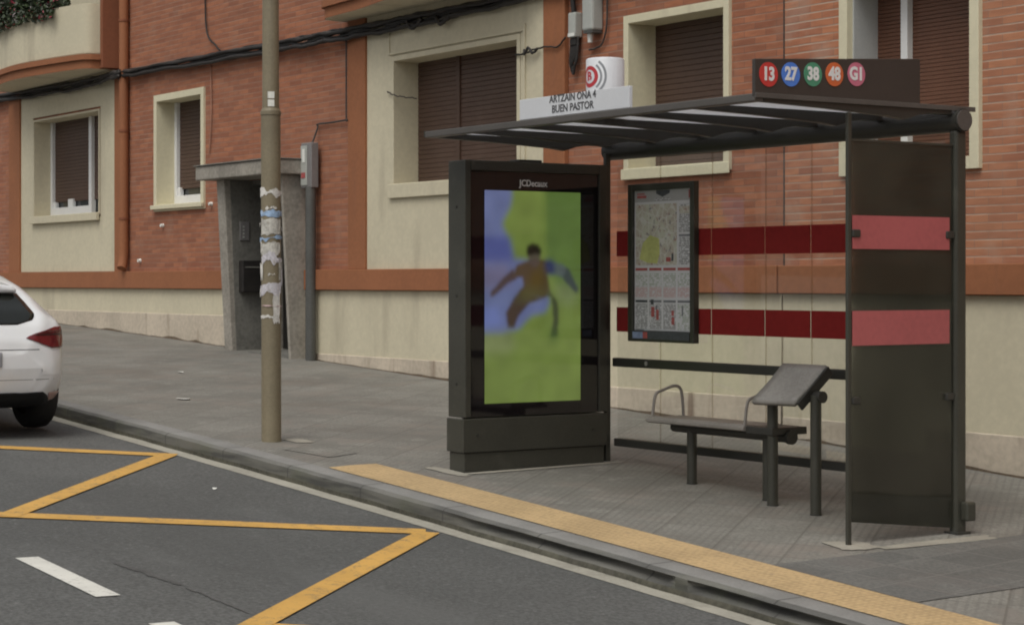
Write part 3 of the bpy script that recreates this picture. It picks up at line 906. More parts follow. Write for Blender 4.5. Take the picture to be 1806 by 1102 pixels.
def wob(path, amp, n=60):
    P = [Vector(p) for p in path]
    out = []
    L = len(P) - 1
    ph = random.uniform(0, 6)
    for i in range(n + 1):
        t = i / n * L; k = min(int(t), L - 1); f = t - k
        p0 = P[max(k - 1, 0)]; p1 = P[k]; p2 = P[k + 1]; p3 = P[min(k + 2, L)]
        q = 0.5 * ((2 * p1) + (p2 - p0) * f + (2 * p0 - 5 * p1 + 4 * p2 - p3) * f * f + (3 * p1 - p0 - 3 * p2 + p3) * f ** 3)
        a = amp * (math.sin(i * 0.7 + ph) + 0.6 * math.sin(i * 1.7 + 2 * ph)) * (0.3 if i in (0, n) else 1)
        out.append(q + Vector((0, -abs(a) * 0.3, a)))
    return out
# bundle of black service cables stapled along the facade
cb = thing('cable_bundle', (-22.0, WALL - 0.06, 2.68), 'thick bundle of black cables running along the brick facade under the balconies', 'cables')
for k in range(11):
    zo = random.uniform(-0.065, 0.06); yo = random.uniform(0.05, 0.09)
    pth = wob([(-36, WALL - yo, 2.80 + zo), (-30, WALL - yo, 2.76 + zo), (-26.5, WALL - yo - 0.02, 2.70 + zo), (-25.0, WALL - 0.17, 2.715 + zo * 0.7), (-24.6, WALL - yo, 2.72 + zo * 0.7), (-21, WALL - yo, 2.675 + zo), (-19.2, WALL - yo - 0.02, 2.65 + zo), (-17.6, WALL - yo, 2.645 + zo * 1.1), (-15.4, WALL - yo, 2.655 + zo * 0.7), (-12, WALL - yo, 2.70 + zo), (4, WALL - yo, 2.8 + zo)], 0.009, 170)
    MB().tube(pth, random.choice((0.012, 0.016, 0.02, 0.024)), 6).build('cable', M['black'] if k % 4 else M['black2'], cb, smooth=True)
for u, z in ((-17.55, 2.60), (-17.0, 2.59), (-24.98, 2.70)):
    MB().tube(wob([(u - 0.12, WALL - 0.09, z + 0.03), (u, WALL - 0.11, z - 0.05), (u + 0.1, WALL - 0.1, z - 0.02), (u + 0.16, WALL - 0.09, z + 0.03)], 0.004, 16), 0.022, 7).build('cable_loop', M['black'], cb, smooth=True)
def wire(name, pts, r, m, lab, amp=0.004, n=40):
    return tag(MB().tube(wob(pts, amp, n), r, 6).build(name, m, loc=pts[0], smooth=True), lab, 'cable')
wire('wall_cable', [(-22.56, WALL - 0.025, 4.6), (-22.56, WALL - 0.025, 3.4), (-22.5, WALL - 0.025, 3.0), (-22.3, WALL - 0.03, 2.86), (-22.1, WALL - 0.05, 2.76)], 0.011, M['black'], 'black cable dropping down the brick to join the bundle left of the pole')
wire('wall_cable', [(-18.99, WALL - 0.062, 2.6), (-18.99, WALL - 0.062, 2.1), (-18.99, WALL - 0.062, 1.74), (-19.0, WALL - 0.055, 1.725), (-19.3, WALL - 0.03, 1.72), (-19.68, WALL - 0.03, 1.72), (-19.69, WALL - 0.03, 1.68), (-19.69, WALL - 0.1, 1.5)], 0.010, M['black2'], 'thin dark cable stepping down beside the pilaster to the meter box', 0.001, 60)
wire('wall_cable', [(-22.42, WALL - 0.02, 2.66), (-22.4, WALL - 0.02, 2.0), (-22.46, WALL - 0.02, 1.55)], 0.008, M['pinkcable'], 'thin pinkish cable hanging right of the second window from the left', 0.003)
wire('wall_cable', [(-15.78, WALL - 0.045, 2.12), (-15.6, WALL - 0.05, 2.12), (-15.5, WALL - 0.06, 2.13), (-15.3, WALL - 0.07, 2.145), (-15.05, WALL - 0.07, 2.13), (-14.93, WALL - 0.07, 2.2)], 0.009, M['black'], 'thin black cable from the wide shuttered window to the smaller junction box', 0.004)
wire('wall_cable', [(-18.15, WALL - 0.045, 1.96), (-17.95, WALL - 0.05, 1.9), (-17.8, WALL + 0.1, 1.87)], 0.007, M['black2'], 'short thin cable entering the left jamb of the wide shuttered window', 0.004)
wire('wall_cable', [(-14.36, WALL - 0.03, 2.75), (-14.35, WALL - 0.03, 2.4), (-14.37, WALL - 0.03, 2.2), (-14.45, WALL - 0.03, 2.08), (-14.62, WALL - 0.03, 2.06)], 0.009, M['black2'], 'thin dark cable curving round the larger junction box', 0.003)
hc = thing('hanging_cables', (-14.81, WALL - 0.05, 1.9), 'loops of black cable hanging below the smaller junction box', 'cables')
for k in range(6):
    x0 = -14.86 + 0.02 * k
    MB().tube(wob([(x0, WALL - 0.05, 2.19), (x0 - 0.004, WALL - 0.06, 2.05), (-14.87 + 0.006 * k, WALL - 0.06, 1.95), (-14.83, WALL - 0.05, 1.86 + 0.016 * k), (-14.79 + 0.004 * k, WALL - 0.06, 1.97), (-14.755, WALL - 0.05, 2.13)], 0.003, 26), 0.010, 6).build('cable', M['black'], hc, smooth=True)
bx(-14.86, -14.765, WALL - 0.075, WALL - 0.02, 2.115, 2.178).build('clamp', M['black'], hc, bevel=0.008)
mb = MB(); mb.tube(wob([(-14.84, WALL - 0.04, 2.41), (-14.85, WALL - 0.05, 2.6), (-14.86, WALL - 0.06, 2.75)], 0.003, 14), 0.024, 8)
mb.build('riser', M['black'], hc, smooth=True)
kn = tag(MB().tube(wob([(-15.62, WALL - 0.05, 2.15), (-15.55, WALL - 0.09, 2.11), (-15.5, WALL - 0.08, 2.16), (-15.45, WALL - 0.07, 2.1), (-15.4, WALL - 0.05, 2.15)], 0.006, 22), [0.013] * 23, 7).build('cable_knot', M['black'], loc=(-15.5, WALL - 0.05, 2.13), smooth=True), 'black cable knot on the cream render right of the wide window', 'cable')
for (u, z, lab) in ((-23.84, 0.70, 'white plastic wall cap below the narrow window'), (-24.55, 0.26, 'white plastic wall cap at the foot of the downpipe'), (-22.42, 0.93, 'white cap at the sill corner of the narrow window')):
    MB().cyl((u, WALL - 0.045, z), (u, WALL - 0.002, z), 0.02, 0.026, n=14).build('wall_cap', M['sticker'], hA, smooth=40)

# balcony flowers
def plant(u, v, z, w, h, seed, label):
    rg = np.random.default_rng(seed)
    t = thing('balcony_plant', (u, v, z), label, 'plant', 'flowering plants on the left balcony')
    # pot hidden behind the parapet
    MB().cyl((u, v, z - 0.34), (u, v, z - 0.06), 0.10, 0.14, n=16).build('pot', M['terracotta'], t, smooth=40)
    def leaves(n, s, mb, up=0.0):
        for _ in range(n):
            th = rg.uniform(0, 2 * math.pi); rr = math.sqrt(rg.uniform(0, 1))
            p = Vector((u + w * rr * math.cos(th), v + 0.17 * rr * math.sin(th) - 0.05, z - 0.08 + (h + up) * rg.uniform(0, 1) ** 0.8 * (1 - 0.4 * rr * rg.uniform(0, 1))))
            if rg.uniform() < 0.12:
                p.y = v - 0.22; p.z = z - rg.uniform(0.0, 0.16)
            d = Vector(rg.normal(size=3)).normalized(); e = d.orthogonal().normalized()
            k = s * rg.uniform(0.6, 1.3)
            mb.quad(p - d * k, p - e * k * 0.45, p + d * k, p + e * k * 0.45)
    a = MB(); leaves(900, 0.05, a); a.build('foliage', M['leaf'], t)
    a = MB(); leaves(380, 0.045, a); a.build('foliage', M['leaf2'], t)
    a = MB(); leaves(int(110), 0.04, a, 0.05); a.build('flowers', M['petal_red'] if seed % 2 else M['petal_white'], t)
    a = MB(); leaves(int(40), 0.038, a, 0.05); a.build('flowers', M['petal_white'] if seed % 2 else M['petal_red'], t)
plant(-28.15, 10.2, 3.68, 0.36, 0.5, 3, 'leafy balcony plant with red flowers at the picture\'s top left corner')
plant(-27.5, 10.13, 3.68, 0.38, 0.46, 5, 'leafy green balcony plant with red flowers, second from the left on the parapet')
plant(-26.85, 10.13, 3.68, 0.38, 0.40, 8, 'leafy balcony plant with pale flowers, third from the left on the parapet')
plant(-26.2, 10.2, 3.68, 0.36, 0.30, 9, 'low balcony plant with red flowers, rightmost on the curved parapet')

# ------------------------------------------------------------------ pole
PU, PV = -13.535, 6.945
gz = zp(PU, PV)
pole = thing('lamp_post', (PU, PV, gz), 'tall olive brown pole plastered with torn posters at the kerb', 'pole')
MB().cyl((PU, PV, gz - 0.05), (PU - 0.012, PV, 1.245), 0.0735, 0.0725, n=40, caps=True).build('lower_shaft', M['pole'], pole, smooth=50)
MB().cyl((PU - 0.012, PV, 1.247), (PU - 0.035, PV, 7.0), 0.063, 0.05, n=40).build('upper_shaft', M['pole'], pole, smooth=50)
mb = MB(); mb.cyl((PU - 0.012, PV, 1.235), (PU - 0.012, PV, 1.262), 0.0775, n=40); mb.cyl((PU - 0.012, PV, 1.2625), (PU - 0.012, PV, 1.285), 0.075, 0.064, n=40)
mb.build('collar', M['pole'], pole, smooth=40)
camdir = math.atan2(-PV, -PU)
def wrap(name, m, z0, z1, a0, a1, rad, rag, seed, n=26):
    """paper glued round the shaft, with ragged torn edges; angles in degrees from the street side"""
    rg = np.random.default_rng(seed)
    def edge():
        a = np.interp(np.arange(n + 1), np.linspace(0, n, 7), rg.uniform(0, 1, 7))
        b = np.interp(np.arange(n + 1), np.linspace(0, n, 14), rg.uniform(0, 1, 14))
        return rag * (0.8 * a + 0.35 * b)
    top = z1 - edge(); bot = z0 + edge()
    rows_ = []
    k = 4
    for j in range(k + 1):
        row = []
        for i in range(n + 1):
            a = camdir - R(a0 + (a1 - a0) * i / n + (rg.normal() * rag * 60 if i in (0, n) else 0))
            z = bot[i] + (top[i] - bot[i]) * j / k
            rr = rad + 0.0012 * abs(rg.normal()) + (0.004 if i in (0, n) else 0)
            cxo = PU - 0.012 * (z - gz) / 2.45
            row.append((cxo + rr * math.cos(a), PV + rr * math.sin(a), z))
        rows_.append(row)
    o = MB().grid(rows_).build(name, M[m], pole)
    md = o.modifiers.new('thickness', 'SOLIDIFY'); md.thickness = 0.0012
    return o
# angle + is towards the picture's left
RB = 0.0745
wrap('sticker', 'sticker', 1.355, 1.405, -22, 18, 0.0645, 0.0, 1)
wrap('sticker', 'sticker', 1.295, 1.345, -22, 18, 0.0645, 0.0, 2)
for k, (m_, z0, z1, a0, a1, dr_, rag) in enumerate([
        ('paper_white', 0.595, 0.705, -85, 80, 0.0, 0.07), ('paper_blue', 0.462, 0.54, -88, 70, 0.0, 0.03), ('paper_white', 0.52, 0.56, -35, 30, 0.0008, 0.04),
        ('paper_grey', 0.33, 0.47, -58, 62, 0.0006, 0.02), ('paper_white', 0.395, 0.445, 70, 128, 0.007, 0.03), ('paper_white', 0.36, 0.41, -125, -82, 0.005, 0.03),
        ('paper_blue', 0.275, 0.35, -85, 85, 0.0012, 0.045), ('paper_grey', 0.18, 0.30, -55, 75, 0.0006, 0.03), ('paper_lilac', 0.10, 0.23, -88, 60, 0.0012, 0.07),
        ('paper_grey', -0.03, 0.16, -88, -50, 0.0006, 0.05), ('paper_white', -0.01, 0.15, 52, 88, 0.0004, 0.05), ('paper_white', 0.03, 0.06, -25, 15, 0.0006, 0.02),
        ('paper_lilac', -0.13, 0.01, -60, 75, 0.0012, 0.05), ('paper_white', -0.13, -0.05, 72, 120, 0.004, 0.03), ('paper_white', -0.34, -0.07, -52, -12, 0.0006, 0.05),
        ('paper_pink', -0.198, -0.178, -75, 62, 0.0016, 0.012), ('paper_white', -0.295, -0.235, -45, 72, 0.0012, 0.035), ('paper_lilac', -0.05, 0.12, -92, -80, 0.003, 0.04)]):
    wrap('torn_poster', m_, z0, z1, a0, a1, RB + dr_, rag, 20 + k)

# ------------------------------------------------------------------ bus shelter
SU0, SU1 = -11.60, -8.235
sh = thing('bus_shelter', (-9.9, 8.0, zp(-9.9, 8.0)), 'dark metal bus shelter with glass walls, red stripes and a ribbed flat roof', 'bus shelter')
# roof
bx(SU0, SU1, 7.10, 7.165, 0.957, 1.0).build('front_beam', M['shelter_edge'], sh, bevel=0.006)
roof = bx(SU0 + 0.03, SU1 - 0.03, 7.166, 8.60, 0.990, 0.997).build('roof_panel', M['roof_white'], sh)
prof = [(7.167, 0.958), (7.6, 0.946), (8.1, 0.922), (8.22, 0.908), (8.32, 0.938), (8.42, 0.952), (8.59, 0.952), (8.59, 0.9895), (7.167, 0.9895)]
for u in (SU1 - 0.025, -8.82, -9.39, -9.96, -10.53, -11.09, SU0 + 0.025):
    MB().prism([(u - 0.025, v, z) for v, z in prof], (0.05, 0, 0)).build('rafter', M['shelter_dark'], sh, bevel=0.004)
bx(SU1 + 0.001, SU1 + 0.012, 7.10, 8.77, 0.975, 1.003).build('end_trim', M['shelter_edge'], sh, bevel=0.003)
bx(SU0 - 0.012, SU0 - 0.001, 7.10, 8.72, 0.96, 1.003).build('end_trim', M['shelter'], sh, bevel=0.003)
MB().cyl((SU0 - 0.02, 8.652, 0.922), (SU1 + 0.03, 8.652, 0.922), 0.067, n=32).build('rear_tube', M['shelter_dark'], sh, smooth=40)
MB().cyl((SU1 + 0.031, 8.652, 0.922), (SU1 + 0.04, 8.652, 0.922), 0.06, n=32).build('tube_cap', M['shelter_edge'], sh, smooth=40)
# posts
bx(-8.280, -8.220, 8.606, 8.694, -1.50, 0.865).build('post', M['shelter'], sh, bevel=0.016)
bx(-11.565, -11.53, 8.562, 8.605, -1.34, 0.90).build('post', M['shelter'], sh, bevel=0.006)
bx(-8.262, -8.240, 7.782, 7.811, -1.50, 0.93).build('post', M['shelter'], sh, bevel=0.004)
bx(-8.221, -8.165, 8.64, 8.715, -1.38, -1.27).build('fixing_box', M['shelter'], sh, bevel=0.012)
bx(-8.30, -8.195, 8.59, 8.70, zp(-8.25, 8.65) - 0.02, zp(-8.25, 8.65) + 0.012).build('foot_plate', M['shelter_dark'], sh, bevel=0.003)
# rear wall
rg_ = MB()
cuts = [-11.525, -11.03, -10.47, -9.93, -9.495, -8.94, -8.36]
for a, b in zip(cuts[:-1], cuts[1:]):
    rg_.box(a + 0.0021, b - 0.0021, 8.656, 8.664, -1.115, 0.855)
rear = rg_.build('rear_glass', M['clear'], sh)
mb = MB()
for c in cuts[1:-1]:
    mb.box(c - 0.002, c + 0.002, 8.655, 8.665, -1.115, 0.855)
mb.build('glass_seam', M['seam'], rear)
for z0, z1 in ((0.172, 0.350), (-0.360, -0.188)):
    s_ = MB()
    for a, b in zip(cuts[:-1], cuts[1:]):
        s_.box(a + 0.006, b - 0.006, 8.648, 8.6545, z0, z1)
    s_.build('red_stripe', M['red_film'], rear)
bx(-11.53, -8.28, 8.615, 8.653, -0.608, -0.545).build('backrest_rail', M['shelter_dark'], sh, bevel=0.008)
bx(-11.53, -8.28, 8.63, 8.69, -1.172, -1.116).build('lower_rail', M['shelter_dark'], sh, bevel=0.006)
MB().cyl((-11.13, 8.608, -0.575), (-11.13, 8.6145, -0.575), 0.016, n=14).build('rail_bolt', M['steel'], sh)
bx(-8.30, -8.262, 8.574, 8.600, -1.40, 0.77).build('edge_profile', M['shelter_dark'], sh)
# glazed end panel facing us
ep = MB().prism([(-8.256, 7.814, -1.335), (-8.256, 8.602, -1.42), (-8.256, 8.602, 0.772), (-8.256, 7.814, 0.772)], (0.012, 0, 0)).build('end_panel', M['tinted'], sh)
bx(-8.258, -8.242, 7.812, 8.605, 0.773, 0.785).build('top_rail', M['shelter'], ep)
for z0, z1 in ((0.176, 0.362), (-0.360, -0.167)):
    bx(-8.242, -8.2385, 7.816, 8.572, z0, z1).build('red_band', M['red_panel'], ep)
for z in (0.262, -0.665):
    for v, d in ((7.811, 0.06), (8.606, -0.065)):
        a, b = min(v, v + d), max(v, v + d)
        bx(-8.268, -8.228, a, b, z - 0.022, z + 0.022).build('clamp', M['shelter_dark'], ep, bevel=0.008)

# advertising display standing at the far end of the shelter
AU0, AU1 = -11.705, -11.49
ad = thing('advertising_display', (-11.6, 7.95, zp(-11.6, 7.95)), 'freestanding digital advertising display with a lit green screen at the shelter end', 'advertising display')
mb = MB()
mb.box(AU0, AU1, 7.352, 7.40, -0.925, 0.815); mb.box(AU0, AU1, 8.475, 8.540, -0.925, 0.815)
mb.box(AU0, AU1, 7.40, 8.475, 0.745, 0.815); mb.box(AU0, AU1 - 0.03, 7.40, 8.475, -0.925, 0.745)
mb.build('casing', M['shelter'], ad, bevel=0.006)
gl = bx(AU1 - 0.028, AU1 - 0.015, 7.402, 8.473, -0.922, 0.742).build('black_glass', M['panelblack'], ad)
bx(AU0 + 0.005, AU1 + 0.004, 7.335, 8.542, -1.160, -0.932).build('kick_panel', M['shelter'], ad, bevel=0.006)
mb = MB(); mb.box(AU0 + 0.02, AU1 - 0.008, 7.35, 8.52, -1.40, -1.162)
mb.build('plinth', M['shelter'], ad, bevel=0.005)
bx(AU0 + 0.05, AU1 - 0.05, 7.82, 8.02, 0.817, 0.835).build('sensor_bar', M['shelter_dark'], ad, bevel=0.006)
for z in (0.5, -0.1, -0.7):
    MB().cyl((-11.6, 7.3515, z), (-11.6, 7.347, z), 0.011, n=12).build('lock', M['shelter_dark'], ad, smooth=40)
for v in (7.45, 8.42):
    MB().cyl((AU1 + 0.0045, v, -1.045), (AU1 + 0.009, v, -1.045), 0.012, n=12).build('bolt', M['shelter_dark'], ad, smooth=40)
bx(AU0 - 0.002, AU1 - 0.03, 7.34, 7.3515, -0.931, -0.924).build('silver_strip', M['steel'], ad)
SCU = AU1 - 0.0145
# the picture on the screen, a soft moving image: each cell of a fine sheet has its own colour
SC0, SC1, SZ0, SZ1 = 7.515, 8.318, -0.835, 0.615
NX, NZ = 110, 198
gy, gz_ = np.meshgrid(np.linspace(SC0, SC1, NX), np.linspace(SZ0, SZ1, NZ))
img = np.zeros((NZ, NX, 3)); img[:] = (0.108, 0.150, 0.034)
def inside(poly):
    r = np.zeros(gy.shape, bool); n = len(poly)
    for i in range(n):
        x0, y0 = poly[i]; x1, y1 = poly[(i + 1) % n]
        c = ((y0 > gz_) != (y1 > gz_)) & (gy < (x1 - x0) * (gz_ - y0) / (y1 - y0 + 1e-9) + x0)
        r ^= c
    return r
def blur(a, r):
    for ax in (0, 1):
        for _ in range(3):
            p = np.pad(a, [(r, r) if k == ax else (0, 0) for k in range(a.ndim)], mode='edge')
            c = np.cumsum(p, axis=ax)
            z = np.zeros_like(np.take(c, [0], axis=ax))
            c = np.concatenate([z, c], axis=ax)
            n = a.shape[ax]; w = 2 * r + 1
            a = (np.take(c, range(w, w + n), axis=ax) - np.take(c, range(0, n), axis=ax)) / w
    return a
def paint(poly, c, soft, k=1.0):
    global img
    m = blur(inside(poly).astype(float), soft)[..., None] * k
    img = img * (1 - m) + np.array(c) * m
paint([(8.02, 0.7), (8.4, 0.7), (8.4, -0.05), (8.2, -0.12), (8.1, 0.0), (8.03, 0.2)], (0.068, 0.110, 0.026), 2)
paint([(7.4, 0.7), (7.752, 0.7), (7.733, 0.521), (7.656, 0.39), (7.713, 0.27), (7.745, 0.15), (7.9, 0.14), (8.0, -0.02), (8.06, -0.14), (8.02, -0.22), (7.9, -0.24), (7.80, -0.33), (7.66, -0.37), (7.4, -0.36)], (0.088, 0.108, 0.21), 2)
paint([(7.4, 0.30), (7.72, 0.30), (7.76, 0.13), (7.4, 0.12)], (0.045, 0.055, 0.17), 3, 0.8)
paint([(7.4, 0.10), (7.7, 0.11), (7.75, -0.02), (7.4, -0.09)], (0.10, 0.085, 0.13), 4, 0.7)
paint([(7.4, -0.20), (7.62, -0.18), (7.66, -0.30), (7.4, -0.36)], (0.10, 0.13, 0.30), 3, 0.7)
paint([(7.4, -0.36), (7.66, -0.36), (7.78, -0.42), (7.72, -0.50), (7.4, -0.50)], (0.13, 0.15, 0.07), 4, 0.7)
paint([(8.08, -0.02), (8.3, -0.02), (8.28, -0.18), (8.12, -0.16)], (0.115, 0.14, 0.065), 4, 0.7)
paint([(8.12, 0.09), (8.215, 0.09), (8.30, -0.06), (8.285, -0.09), (8.175, 0.0)], (0.030, 0.038, 0.040), 1, 0.95)
paint([(8.06, 0.125), (8.16, 0.12), (8.20, 0.085), (8.16, 0.02), (8.07, 0.05)], (0.055, 0.07, 0.07), 1, 0.9)
paint([(7.752, 0.085), (7.675, 0.025), (7.56, -0.081), (7.565, -0.112), (7.60, -0.10), (7.701, -0.02), (7.78, 0.012)], (0.048, 0.032, 0.028), 1, 0.95)
paint([(7.996, -0.099), (8.07, -0.11), (8.085, -0.276), (8.062, -0.39), (8.118, -0.392), (8.13, -0.276), (8.125, -0.15), (8.05, -0.07)], (0.034, 0.042, 0.018), 1, 0.95)
paint([(8.06, -0.33), (8.118, -0.33), (8.125, -0.43), (8.05, -0.42)], (0.04, 0.075, 0.02), 3, 0.7)
paint([(7.816, -0.061), (7.752, -0.124), (7.69, -0.219), (7.703, -0.32), (7.757, -0.326), (7.79, -0.251), (7.88, -0.156), (7.996, -0.12)], (0.04, 0.026, 0.012), 1, 0.95)
paint([(7.69, -0.34), (7.75, -0.335), (7.73, -0.43), (7.67, -0.44)], (0.09, 0.11, 0.045), 3, 0.8)
paint([(7.886, 0.141), (7.777, 0.109), (7.745, 0.024), (7.828, 0.019), (7.835, -0.039), (7.80, -0.09), (8.009, -0.12), (8.055, -0.071), (8.035, 0.046), (8.075, 0.07), (8.065, 0.12), (8.0, 0.147)], (0.052, 0.034, 0.016), 1, 0.97)
paint([(7.90, 0.07), (8.0, 0.06), (8.02, -0.05), (7.87, -0.06)], (0.062, 0.042, 0.008), 3, 0.8)
paint([(7.83, -0.04), (7.79, -0.10), (7.75, -0.14), (7.85, -0.15), (7.95, -0.12), (8.05, -0.11), (8.05, -0.06), (7.95, -0.05)], (0.058, 0.055, 0.016), 3, 0.7)
paint([(8.02, 0.155), (8.085, 0.14), (8.105, 0.08), (8.08, 0.03), (8.035, 0.045), (8.015, 0.1)], (0.018, 0.026, 0.07), 2, 0.95)
paint([(7.87, 0.19), (7.885, 0.215), (7.955, 0.212), (7.975, 0.19), (7.97, 0.12), (7.938, 0.09), (7.885, 0.11)], (0.055, 0.042, 0.036), 1, 0.9)
paint([(7.86, 0.205), (7.868, 0.24), (7.91, 0.257), (7.958, 0.248), (7.982, 0.215), (7.976, 0.172), (7.95, 0.185), (7.90, 0.18), (7.868, 0.172)], (0.010, 0.009, 0.006), 1, 0.97)
img *= 1 + 0.07 * (blur(rng.normal(size=(NZ, NX)), 4) * 9)[..., None]
img = np.clip(img, 0.002, 1)
mb = MB().grid([[(SCU + 0.004, gy[i, j], gz_[i, j]) for j in range(NX)] for i in range(NZ)])
m, nt, b_, out_ = new_mat('screen_picture')
at = nt.nodes.new('ShaderNodeAttribute'); at.attribute_name = 'picture'
b_.inputs['Base Color'].default_value = (0.008, 0.008, 0.008, 1); b_.inputs['Roughness'].default_value = 0.1
nt.links.new(at.outputs['Color'], b_.inputs['Emission Color']); b_.inputs['Emission Strength'].default_value = 1.0
scr = mb.build('screen', m, ad)
ca = scr.data.color_attributes.new('picture', 'FLOAT_COLOR', 'POINT')
ca.data.foreach_set('color', np.concatenate([img.reshape(-1, 3), np.ones((NX * NZ, 1))], axis=1).ravel().astype(np.float32))
bx(SCU - 0.001, SCU + 0.0035, SC0 - 0.002, SC1 + 0.002, SZ0 - 0.002, SZ1 + 0.002).build('screen_bed', M['panelblack'], ad)
text_mb('JCDecaux', 0.062, (SCU + 0.001, 7.92, 0.668), (0, 1, 0), (0, 0, 1), 0.0012, xs=0.92).build('lettering', M['letter_white'], ad)

# network map hanging on the rear glass
PF, PB = 8.600, 8.646
mp_ = thing('map_case', (-11.03, PF, -0.42), 'framed transit map poster case hanging on the rear glass', 'map case')
frame_boxes((-11.345, -10.712, -0.345, 0.625), 0.056, 0.045, 0.078, 0.047, PF, PB).build('frame', M['shelter'], mp_, bevel=0.006)
bx(-11.401, -10.667, PB - 0.008, PB - 0.001, -0.423, 0.672).build('backing', M['shelter_dark'], mp_)
sheet = bx(-11.345, -10.712, PF + 0.022, PF + 0.03, -0.345, 0.625).build('poster', M['poster_paper'], mp_)
def pr(u0, u1, z0, z1, m, name='print', k=0):
    return bx(u0, u1, PF + 0.0205 - 0.0008 * k, PF + 0.0218, z0, z1).build(name, M[m], sheet)
pr(-11.344, -10.713, 0.545, 0.624, 'poster_head', 'header')
pr(-11.315, -11.21, 0.572, 0.590, 'poster_red', 'heading', 1)
pr(-11.315, -11.23, 0.597, 0.606, 'poster_red', 'heading', 1)
pr(-10.745, -10.718, 0.56, 0.615, 'poster_red', 'heading', 1)
MB().prism([(-11.1, PF + 0.0195, 0.60), (-11.03, PF + 0.0195, 0.575), (-10.95, PF + 0.0195, 0.60), (-10.95, PF + 0.0195, 0.622), (-11.1, PF + 0.0195, 0.622)], (0, 0.001, 0)).build('emblem', M['poster_dark'], sheet)
pr(-11.12, -10.93, 0.553, 0.57, 'poster_text', 'small_print', 1)
pr(-11.33, -10.875, 0.108, 0.528, 'poster_map', 'street_map')
MB().prism([(-11.25, PF + 0.0195, 0.26), (-11.17, PF + 0.0195, 0.315), (-11.07, PF + 0.0195, 0.29), (-11.06, PF + 0.0195, 0.19), (-11.09, PF + 0.0195, 0.118), (-11.20, PF + 0.0195, 0.125), (-11.29, PF + 0.0195, 0.15)], (0, 0.001, 0)).build('park_area', M['poster_park'], sheet)
pr(-10.85, -10.725, 0.33, 0.52, 'poster_text', 'small_print'); pr(-10.845, -10.735, 0.455, 0.505, 'poster_map', 'picture', 1)
pr(-10.85, -10.725, 0.30, 0.315, 'poster_greyhead', 'heading'); pr(-10.85, -10.725, 0.11, 0.295, 'poster_text', 'small_print')
for k in range(4):
    a = -11.335 + 0.157 * k; b = a + 0.135
    pr(a, b, 0.070, 0.088, 'poster_red', 'heading')
    pr(a, b, -0.04, 0.055, 'poster_text3', 'timetable'); pr(a, b, -0.115, -0.045, 'poster_text2', 'timetable')
    pr(a, b, -0.15, -0.134, 'poster_dark' if k == 0 else 'poster_greyhead', 'heading')
    pr(a, b, -0.335, -0.16, 'poster_text' if k != 3 else 'poster_text3', 'small_print')
for (u, z, w, h, m) in ((-11.16, -0.165, 0.03, 0.035, 'poster_dark'), (-11.155, -0.25, 0.035, 0.07, 'poster_red'), (-11.10, -0.27, 0.028, 0.07, 'poster_red'), (-11.105, -0.2, 0.02, 0.03, 'poster_greyhead'), (-10.93, -0.30, 0.03, 0.05, 'poster_red'), (-10.93, -0.24, 0.025, 0.035, 'poster_red'), (-10.82, -0.24, 0.016, 0.07, 'poster_greyhead'), (-10.99, 0.13, 0.05, 0.03, 'poster_red'), (-10.93, 0.135, 0.02, 0.05, 'poster_dark')):
    pr(u, u + w, z, z + h, m, 'symbol', 1.3)
pr(-11.335, -11.24, -0.343, -0.337, 'poster_greyhead', 'heading', 1)
bx(-11.345, -10.712, PF - 0.003, PF - 0.001, -0.405, -0.350).build('footer_strip', M['poster_dark'], mp_)
bx(-11.335, -11.22, PF - 0.0055, PF - 0.0035, -0.40, -0.355).build('footer_patch', M['poster_blue'], mp_)
bx(-11.218, -11.17, PF - 0.0055, PF - 0.0035, -0.40, -0.355).build('footer_patch', M['poster_red'], mp_)

mp_.location.x += 0.072

# stop name sign on the front edge of the roof
ns = thing('name_sign', (-9.94, 7.14, 1.0), 'white stop name sign with dark lettering on the front of the roof', 'sign')
bx(-10.51, -9.375, 7.13, 7.155, 1.0045, 1.132).build('panel', M['sign_white'], ns, bevel=0.003)
for u in (-10.46, -9.43, -9.75):
    bx(u - 0.02, u + 0.02, 7.157, 7.163, 0.985, 1.06).build('bracket', M['shelter_dark'], ns)
text_mb('ARTZAIN ONA 4', 0.064, (-9.94, 7.1285, 1.109), (1, 0, 0), (0, 0, 1), 0.0010, xs=1.0).build('lettering', M['letter_dark'], ns)
text_mb('BUEN PASTOR', 0.064, (-9.94, 7.1285, 1.047), (1, 0, 0), (0, 0, 1), 0.0010, xs=1.04).build('lettering', M['letter_dark'], ns)

# white stop drum behind the name sign
CU, CV, CR = -10.0, 7.42, 0.118
drum = thing('stop_drum', (CU, CV, 1.0), 'white round stop drum with red B logo standing on the shelter roof', 'sign')
mb = MB()
n = 48
ringz = [(1.0, CR), (1.352, CR), (1.36, CR - 0.006), (1.363, CR - 0.02), (1.365, 0.02)]
mb.grid([[(CU + r * math.cos(2 * math.pi * i / n), CV + r * math.sin(2 * math.pi * i / n), z) for i in range(n + 1)] for z, r in ringz])
mb.build('drum_body', M['sign_white'], drum, smooth=50)
def on_drum(du, z, r=CR):
    a = -math.pi / 2 + du / CR
    return (CU + r * math.cos(a), CV + r * math.sin(a), z)
def ring_arc(r0, r1, t0, t1, zc, rad, m, name, n=36, uc=0.0):
    rows_ = []
    for i in range(n + 1):
        t = t0 + (t1 - t0) * i / n
        rows_.append([on_drum(uc + rr * math.sin(t), zc + rr * math.cos(t), rad) for rr in np.linspace(r0, r1, 4)])
    return MB().grid(rows_).build(name, M[m], drum)
LZ = 1.245
ring_arc(0.0, 0.066, 0, 2 * math.pi, LZ, CR + 0.0012, 'logo_red', 'logo_disc')
ring_arc(0.0, 0.042, 0, 2 * math.pi, LZ, CR + 0.0020, 'sign_white', 'logo_disc')
